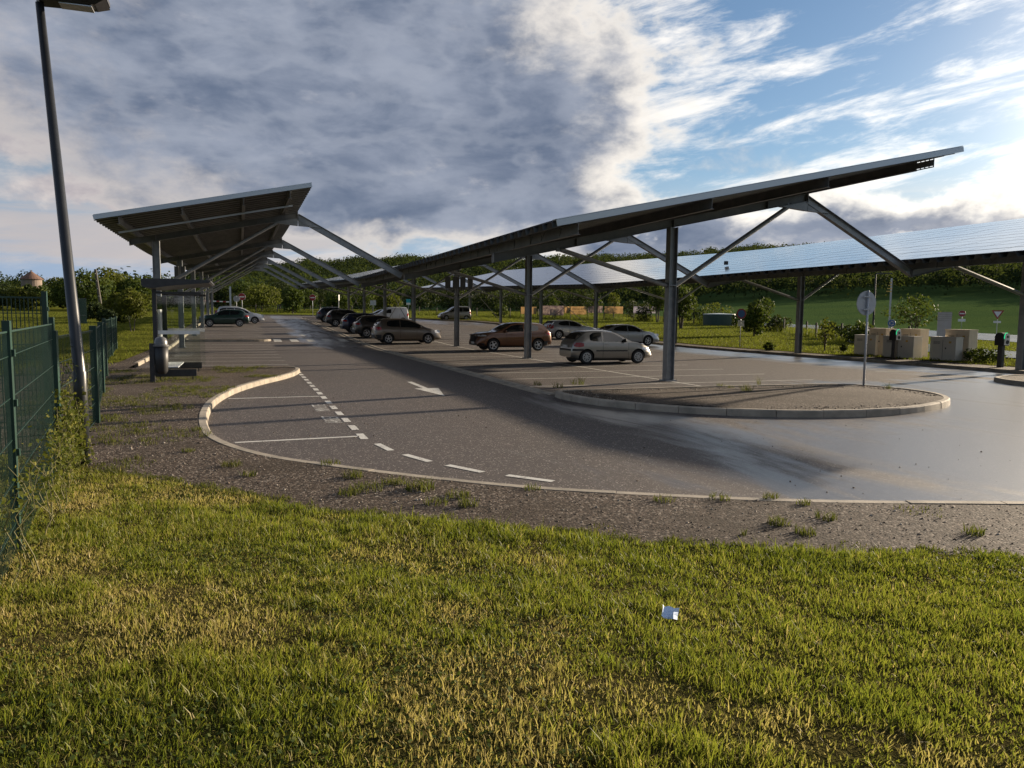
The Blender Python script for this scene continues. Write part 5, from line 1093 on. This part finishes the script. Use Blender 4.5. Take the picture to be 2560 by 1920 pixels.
M['pebble'] = leafmat('pebble', (.05, .037, .028), (.15, .115, .088), (.36, .32, .27), 0.0, .8, .2)
x, y = scatter(36000, (-3.5, 3.5), (11, 20), VERGE); k = ~inside(GP, x, y); x, y = x[k], y[k]; pebbles('loose_stones', x, y, Vfast(x, y) + .002, rg.gamma(2.2, .0026, len(x)) + .002, M['pebble'])
x, y = scatter(9000, (7.4, 12), (17.3, 18), ring(ISLE, .2)); pebbles('loose_stones', x, y, np.full(len(x), .145), rg.gamma(2.2, .004, len(x)) + .003, M['pebble'])
x = np.concatenate([rg.uniform(-.4, 2.4, 500), rg.uniform(1, 12, 420)]); y = np.concatenate([rg.uniform(12, 20, 500), rg.uniform(6, 20, 420)]); k = ~inside(VERGE, x, y) & ~inside(ISLE, x, y); x, y = x[k], y[k]; pebbles('road_grit', x, y, np.full(len(x), .006), rg.gamma(2, .0028, len(x)) + .002, M['pebble'])
# tufts on gravel and islands
tx, ty, tz, th, tw = [], [], [], [], []
def tuft(x, y, z, n, r, h):
    q = r * np.sqrt(rg.uniform(0, 1, n)); a = rg.uniform(0, 6.3, n); tx.append(x + q * np.cos(a)); ty.append(y + q * np.sin(a)); tz.append(np.full(n, z)); th.append(h * rg.uniform(.4, 1.2, n)); tw.append(rg.uniform(.006, .012, n))
for px, py, n, r, h in [(883, 1195, 90, .12, .09), (822, 1160, 60, .14, .06), (985, 1210, 90, .14, .08), (915, 1226, 110, .2, .08), (1050, 1224, 130, .16, .12), (1145, 1242, 90, .15, .07), (870, 1238, 70, .12, .08), (1170, 1266, 70, .10, .09), (1090, 1262, 70, .12, .08), (1660, 1252, 60, .12, .06), (1800, 1249, 60, .12, .06), (1920, 1247, 50, .1, .06), (2010, 1262, 40, .08, .06), (1945, 1312, 90, .10, .08), (2012, 1336, 70, .10, .07), (2066, 1300, 70, .1, .07), (2430, 1336, 60, .1, .08), (2300, 1280, 60, .25, .03), (580, 1166, 70, .13, .08), (620, 1190, 50, .1, .07), (470, 1130, 60, .1, .06), (1330, 1224, 50, .1, .06)]:
    x, y = spot(px, py, V); tuft(x, y, V(x, y), n, r, h)
for px, py, n, r, h in [(1868, 980, 70, .16, .22), (1800, 966, 40, .12, .1), (1897, 961, 20, .06, .25), (1826, 970, 30, .1, .1), (1395, 968, 50, .14, .16), (1443, 960, 60, .20, .24), (1345, 962, 40, .12, .13), (2222, 972, 30, .08, .18)]:
    x, y = spot(px, py, lambda a, b: L(b) + .14); tuft(x, y, L(y) + .13, n, r, h)
for i in range(3200):
    x, y = rg.uniform(-4.4, 1.0), rg.uniform(9, 31)
    if not inside(VERGE, x, y)[0] or vn(x, y, .9) < .46 + .16 * (x > -1.2) + .08 * (x > -.6): continue
    tuft(x, y, V(x, y), int(rg.uniform(8, 30)), rg.uniform(.06, .25), rg.uniform(.02, .08))
for i in range(330):
    k = rg.integers(0, len(edge) - 1); q = rg.uniform(); px_, py_ = edge[k][0] + (edge[k + 1][0] - edge[k][0]) * q, edge[k][1] + (edge[k + 1][1] - edge[k][1]) * q; o_ = abs(rg.normal()) * .10; px_ += .3 * o_; py_ += o_
    tuft(px_, py_, V(px_, py_), int(rg.uniform(10, 40)), rg.uniform(.04, .12), rg.uniform(.02, .05))
for i in range(260):
    x, y = rg.uniform(.5, 10), rg.uniform(4.2, 9.5)
    if inside(VERGE, x, y)[0] and dkerb(x, y) > 1.3 + 1.2 * rg.uniform(): tuft(x, y, V(x, y), int(rg.uniform(5, 24)), rg.uniform(.03, .10), rg.uniform(.025, .07))
x, y, z, h, w = map(np.concatenate, (tx, ty, tz, th, tw)); blades('weed_tufts', x, y, z, h, w, np.clip(rg.normal(.45, .22, len(x)), 0, 1), rg, M['dry_weed'], 1.0)
# rougher lawn grass left and right, seen from further away
x = np.concatenate([rg.uniform(29.6, 62, 60000), rg.uniform(-28, -4.3, 26000), rg.uniform(-4, 60, 30000)]); y = np.concatenate([rg.uniform(22, 112, 60000), rg.uniform(14, 108, 26000), rg.uniform(99, 125, 30000)])
k = (np.hypot(x, y) > 26) & ~((x < 28.4) & (x > -4) & (y < 109 - np.clip(x - 8, 0, 20) * .75)); x, y = x[k], y[k]
z = np.array([T(a, b) for a, b in zip(x, y)]); M['grass_far'] = leafmat('lawn_blade', (.050, .072, .010), (.105, .118, .016), (.19, .165, .038), .5)
blades('lawn_grass', x, y, z, rg.uniform(.05, .14, len(x)), rg.uniform(.02, .05, len(x)), np.clip(rg.normal(.45, .2, len(x)), 0, 1), rg, M['grass_far'], 1.2)
# tall weeds along the hedge lines
tx, ty, tz, th, tw = [], [], [], [], []
for P_l, n_, hh in ((pf1, 26, .7), (pf2, 26, .9)):
    for p, q in zip(P_l, P_l[1:]):
        for i in range(n_):
            t = rg.uniform(); x, y = p[0] + (q[0] - p[0]) * t, p[1] + (q[1] - p[1]) * t; tuft(x + rg.normal() * .5, y + rg.normal() * .6, T(x, y), 9, .4, hh * rg.uniform(.5, 1.2))
x, y, z, h, w = map(np.concatenate, (tx, ty, tz, th, tw)); blades('hedge_weeds', x, y, z, h, w * 4, np.clip(rg.normal(.35, .22, len(x)), 0, 1), rg, M['grass_far'], .7)

def climber(label, pts, top, n, size, seed):
    rd = random.Random(seed); rgl = np.random.default_rng(seed); p0 = Vector((*pts[0], V(*pts[0]))); E = thing('climbing_weed', p0, 0, label, 'weed', 'weeds climbing the near fence'); st_ = MB(); LV = []
    for i in range(9):
        t = i / 8; a = Vector(pts[0]).lerp(Vector(pts[1]), t); h = top * rd.uniform(.55, 1.0); x, y = a.x + rd.uniform(-.05, .12), a.y; P_s = []
        for k in range(6): P_s.append(Vector((x + .05 * math.sin(k * 1.3 + i) + .04 * k * rd.uniform(-.3, .5), y + .09 * math.sin(k * .9 + i * 2), V(x, y) + h * k / 5)) - p0)
        st_.tube(P_s, [.006, .005, .004, .004, .003, .002], 5)
        for q in range(n // 9): s = rd.uniform(.08, 1); k = min(4, int(s * 5)); c = P_s[k].lerp(P_s[k + 1], s * 5 - k); LV.append((c.x + rd.gauss(0, .055), c.y + rd.gauss(0, .08), c.z + rd.gauss(0, .05)))
    st_.build('stem', M['grass_stem'], E); c = np.array(LV); n = len(c); nm = rgl.normal(size=(n, 3)); nm /= np.linalg.norm(nm, axis=1)[:, None]; a_ = np.cross(nm, rgl.normal(size=(n, 3))); a_ /= np.linalg.norm(a_, axis=1)[:, None]; b_ = np.cross(nm, a_); s = (size * rgl.uniform(.4, 1.3, n))[:, None]
    quads('foliage', np.stack([c - a_ * s * .6, c - b_ * s * .4, c + a_ * s * .6, c + b_ * s * .4], 1).reshape(-1, 3), np.arange(n * 4).reshape(n, 4), M['leaf_yellow'], rgl.uniform(.1, .9, n), E)
M['grass_stem'] = pbr('weed_stem', (.12, .11, .04), .8)
fp = lambda t, o=.10: ((Vector(FA) + (Vector(FB) - Vector(FA)) * t) + Vector((o, 0)))[:]
climber('pale flowering weeds climbing the middle of the near fence', (fp(.30), fp(.75)), 1.25, 1100, .032, 1); climber('leafy weeds crowding the lamp post foot', ((FB[0] + .05, FB[1] - .3), (lx - .06, ly - .1)), 1.05, 1300, .048, 2)
climber('tall thin weeds rising over the fence corner beside the lamp post', ((FB[0] - .05, FB[1] + .1), (lx - .1, ly + .5)), 1.75, 300, .035, 3); climber('dry grassy weeds climbing the near fence at the frame edge', (fp(-.25), fp(.25)), .95, 420, .032, 4)

# ------------------------------------------------------------------ sky, sun, camera
w = bpy.data.worlds.new('World'); sc.world = w; w.use_nodes = True; w.node_tree.nodes.clear(); t = NT(w.node_tree)
out = t.new('ShaderNodeOutputWorld'); bg = t.new('ShaderNodeBackground'); t.l.new(bg.outputs[0], out.inputs[0]); bg.inputs[1].default_value = 0.05
sky = t.new('ShaderNodeTexSky'); sky.sky_type = 'NISHITA'; sky.sun_disc = False; sky.sun_elevation = SUN_EL; sky.sun_rotation = SUN_AZ; sky.air_density = 1.0; sky.dust_density = 0.3; sky.ozone_density = 3.0
tc = t.new('ShaderNodeTexCoord').outputs['Generated']; sp = t.new('ShaderNodeSeparateXYZ'); t.l.new(tc, sp.inputs[0]); X, Y, Z = sp.outputs
DEG = 57.29578
az_ = t.math('MULTIPLY', t.math('ARCTAN2', X, Y), DEG); el = t.math('MULTIPLY', t.math('ARCSINE', Z), DEG)
pv = t.vec(t.math('MULTIPLY', az_, .06), t.math('MULTIPLY', el, .11)); wx = t.math('MULTIPLY', t.math('SUBTRACT', t.noise(pv, 1.3, 5, .6), .5), 9.0); wy = t.math('MULTIPLY', t.math('SUBTRACT', t.noise(t.scale(pv, (1.1, .9, 1)), 1.7, 5, .6, .3), .5), 5.0)
A_, E_ = t.math('ADD', az_, wx), t.math('ADD', el, wy)
def blob(a, e, sa, se):
    u = t.math('DIVIDE', t.math('SUBTRACT', A_, a), sa); v = t.math('DIVIDE', t.math('SUBTRACT', E_, e), se)
    return t.math('POWER', 2.718, t.math('MULTIPLY', t.math('ADD', t.math('MULTIPLY', u, u), t.math('MULTIPLY', v, v)), -1.0))
def total(L_):
    s = None
    for wgt, *b in L_:
        q = t.math('MULTIPLY', blob(*b), wgt); s = q if s is None else t.math('ADD', s, q)
    return s
puff = t.noise(t.vec(t.math('MULTIPLY', az_, .13), t.math('MULTIPLY', el, .22)), 1.6, 9, .60, .12); puf2 = t.noise(t.vec(t.math('MULTIPLY', az_, .05), t.math('MULTIPLY', el, .10), 3.0), 1.4, 7, .58, .15)
nz = t.math('ADD', t.math('MULTIPLY', t.math('SUBTRACT', puff, .5), 1.0), t.math('MULTIPLY', t.math('SUBTRACT', puf2, .5), .7))
dark = total([(1.35, 6, 15, 20, 8.0), (.8, 22, 11, 8, 4.6), (1.3, 0, 34, 34, 14), (1.6, 49, 3.6, 17, 4.3), (.95, 31, 5.0, 8, 2.4), (.80, 12, 7.6, 11, 2.0), (.5, -60, 20, 40, 30), (.6, 150, 30, 60, 25)])
F = t.math('ADD', dark, t.math('MULTIPLY', nz, .85))
mask = t.smooth(F, .42, .66); thick = t.smooth(t.math('ADD', dark, t.math('MULTIPLY', nz, 1.25)), .48, 1.12)
lit = t.math('MULTIPLY', t.math('POWER', 2.718, t.math('MULTIPLY', t.math('POWER', t.math('DIVIDE', t.math('SUBTRACT', az_, 62.0), 42.0), 2.0), -1.0)), 1.0)
edgec = t.mix(lit, (4.6, 4.3, 4.3), (13.0, 12.2, 10.8))
shade = t.mix(t.smooth(t.noise(t.vec(t.math('MULTIPLY', az_, .08), t.math('MULTIPLY', el, .19), 7.0), 1.5, 7, .58, .3), .30, .72), (1.22, 1.58, 2.35), (2.85, 3.2, 4.0))
bil = t.math('ABSOLUTE', t.math('SUBTRACT', t.noise(t.vec(t.math('MULTIPLY', az_, .10), t.math('MULTIPLY', el, .20), 2.0), 1.6, 5, .5, .1), .5))
shade = t.mix(t.math('MULTIPLY', t.smooth(bil, .10, .0), .32), shade, (3.6, 3.9, 4.6))
shade = t.mix(t.math('MULTIPLY', t.smooth(t.noise(t.vec(t.math('MULTIPLY', az_, .11), t.math('MULTIPLY', el, .24), 11.0), 1.5, 7, .6, .1), .57, .76), .60), shade, t.mix(lit, (4.4, 4.4, 4.9), (7.5, 7.2, 6.9)))
fill_sky = t.math('MAXIMUM', t.smooth(el, 26.0, 48.0), t.smooth(t.math('ABSOLUTE', t.math('SUBTRACT', az_, 20.0)), 60.0, 95.0))  # unseen clouds overhead and behind the camera, brightened to add fill light
shade = t.mix(fill_sky, shade, (10.2, 9.9, 9.8)); edgec = t.mix(fill_sky, edgec, (11.0, 10.6, 10.3))
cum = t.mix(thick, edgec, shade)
cir = t.noise(t.vec(t.math('ADD', t.math('MULTIPLY', az_, .055), t.math('MULTIPLY', el, .05)), t.math('SUBTRACT', t.math('MULTIPLY', el, .26), t.math('MULTIPLY', az_, .05)), 1.0), 1.7, 9, .64, .25)
cirm = t.math('MULTIPLY', t.smooth(cir, .44, .70), .90); low = t.noise(t.vec(t.math('MULTIPLY', az_, .045), t.math('MULTIPLY', el, .55), 5.0), 1.2, 7, .6, .4)
lowm = t.math('MULTIPLY', t.smooth(low, .34, .58), t.smooth(el, 10.5, 5.0))
base = t.mix(t.math('MULTIPLY', t.smooth(el, 12.0, 2.0), .8), sky.outputs[0], t.mix(lit, (2.9, 3.9, 5.9), (4.6, 5.4, 6.6)))
c1 = t.mix(cirm, base, t.mix(lit, (5.2, 5.0, 5.1), (13.0, 12.5, 11.6)))
c2 = t.mix(t.math('MULTIPLY', lowm, .85), c1, t.mix(lit, (4.6, 4.2, 4.2), (9.5, 8.8, 7.8)))
bright = t.smooth(t.math('ADD', total([(.95, -14, 11.0, 7.5, 2.6), (.7, -9, 7.4, 8, .9), (.6, -2, 7.0, 6, 1.0), (.55, 36, 11, 9, 2.2)]), t.math('MULTIPLY', nz, .9)), .38, .80)
c2 = t.mix(t.math('MULTIPLY', bright, .9), c2, t.mix(t.smooth(puff, .35, .65), (4.1, 3.7, 3.9), t.mix(lit, (6.6, 6.0, 5.7), (10.5, 9.8, 8.6))))
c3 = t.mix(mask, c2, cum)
small = t.smooth(t.math('ADD', total([(.9, 47.5, 5.2, 3.4, .9), (.7, 38.5, 4.4, 2.4, .6), (.6, 20.5, 4.6, 1.2, .5), (.5, 29.5, 6.2, 2.2, .7)]), t.math('MULTIPLY', t.math('SUBTRACT', t.noise(t.vec(t.math('MULTIPLY', az_, .5), t.math('MULTIPLY', el, .8)), 1.5, 8, .62), .5), 1.1)), .42, .72)
c3 = t.mix(t.math('MULTIPLY', small, .85), c3, t.mix(t.smooth(el, 4.2, 6.2), (3.1, 3.3, 4.0), (7.2, 7.0, 6.9)))
gl = t.math('POWER', 2.718, t.math('MULTIPLY', t.math('ADD', t.math('POWER', t.math('DIVIDE', t.math('SUBTRACT', az_, 73.0), 13.0), 2.0), t.math('POWER', t.math('DIVIDE', t.math('SUBTRACT', el, 13.0), 9.0), 2.0)), -1.0))
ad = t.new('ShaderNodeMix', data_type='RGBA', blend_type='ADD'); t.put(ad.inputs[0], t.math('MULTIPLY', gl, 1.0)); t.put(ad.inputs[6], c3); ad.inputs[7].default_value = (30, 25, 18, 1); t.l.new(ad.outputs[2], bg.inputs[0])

sd = bpy.data.lights.new('sun', 'SUN'); sd.energy = 5.0; sd.angle = R(0.53); sd.color = (1.0, .83, .62); so = bpy.data.objects.new('sun', sd); COL.objects.link(so)
sv = Vector((math.sin(SUN_AZ) * math.cos(SUN_EL), math.cos(SUN_AZ) * math.cos(SUN_EL), math.sin(SUN_EL))); so.rotation_euler = sv.to_track_quat('Z', 'Y').to_euler(); so.location = (0, 0, 60)
cd = bpy.data.cameras.new('camera'); cam = bpy.data.objects.new('camera', cd); COL.objects.link(cam); sc.camera = cam
cd.sensor_width = 36; cd.lens = FOC / 2560 * 36; cd.clip_start = .05; cd.clip_end = 3000
f0 = Vector(ray(1280, 960)); rt = Vector(ray(1280 + FOC, 960)) - f0; up = f0 - Vector(ray(1280, 960 + FOC)); rt.normalize(); up.normalize(); f0.normalize()
cam.matrix_world = Matrix(((rt.x, up.x, -f0.x, 0), (rt.y, up.y, -f0.y, 0), (rt.z, up.z, -f0.z, EYE), (0, 0, 0, 1)))
sc.render.engine = 'CYCLES'; sc.cycles.use_denoising = True; sc.cycles.max_bounces = 6; sc.cycles.transparent_max_bounces = 12; sc.cycles.sample_clamp_indirect = 6
sc.view_settings.view_transform = 'Standard'; sc.view_settings.look = 'None'; sc.view_settings.exposure = 1.2; sc.view_settings.gamma = 1.0
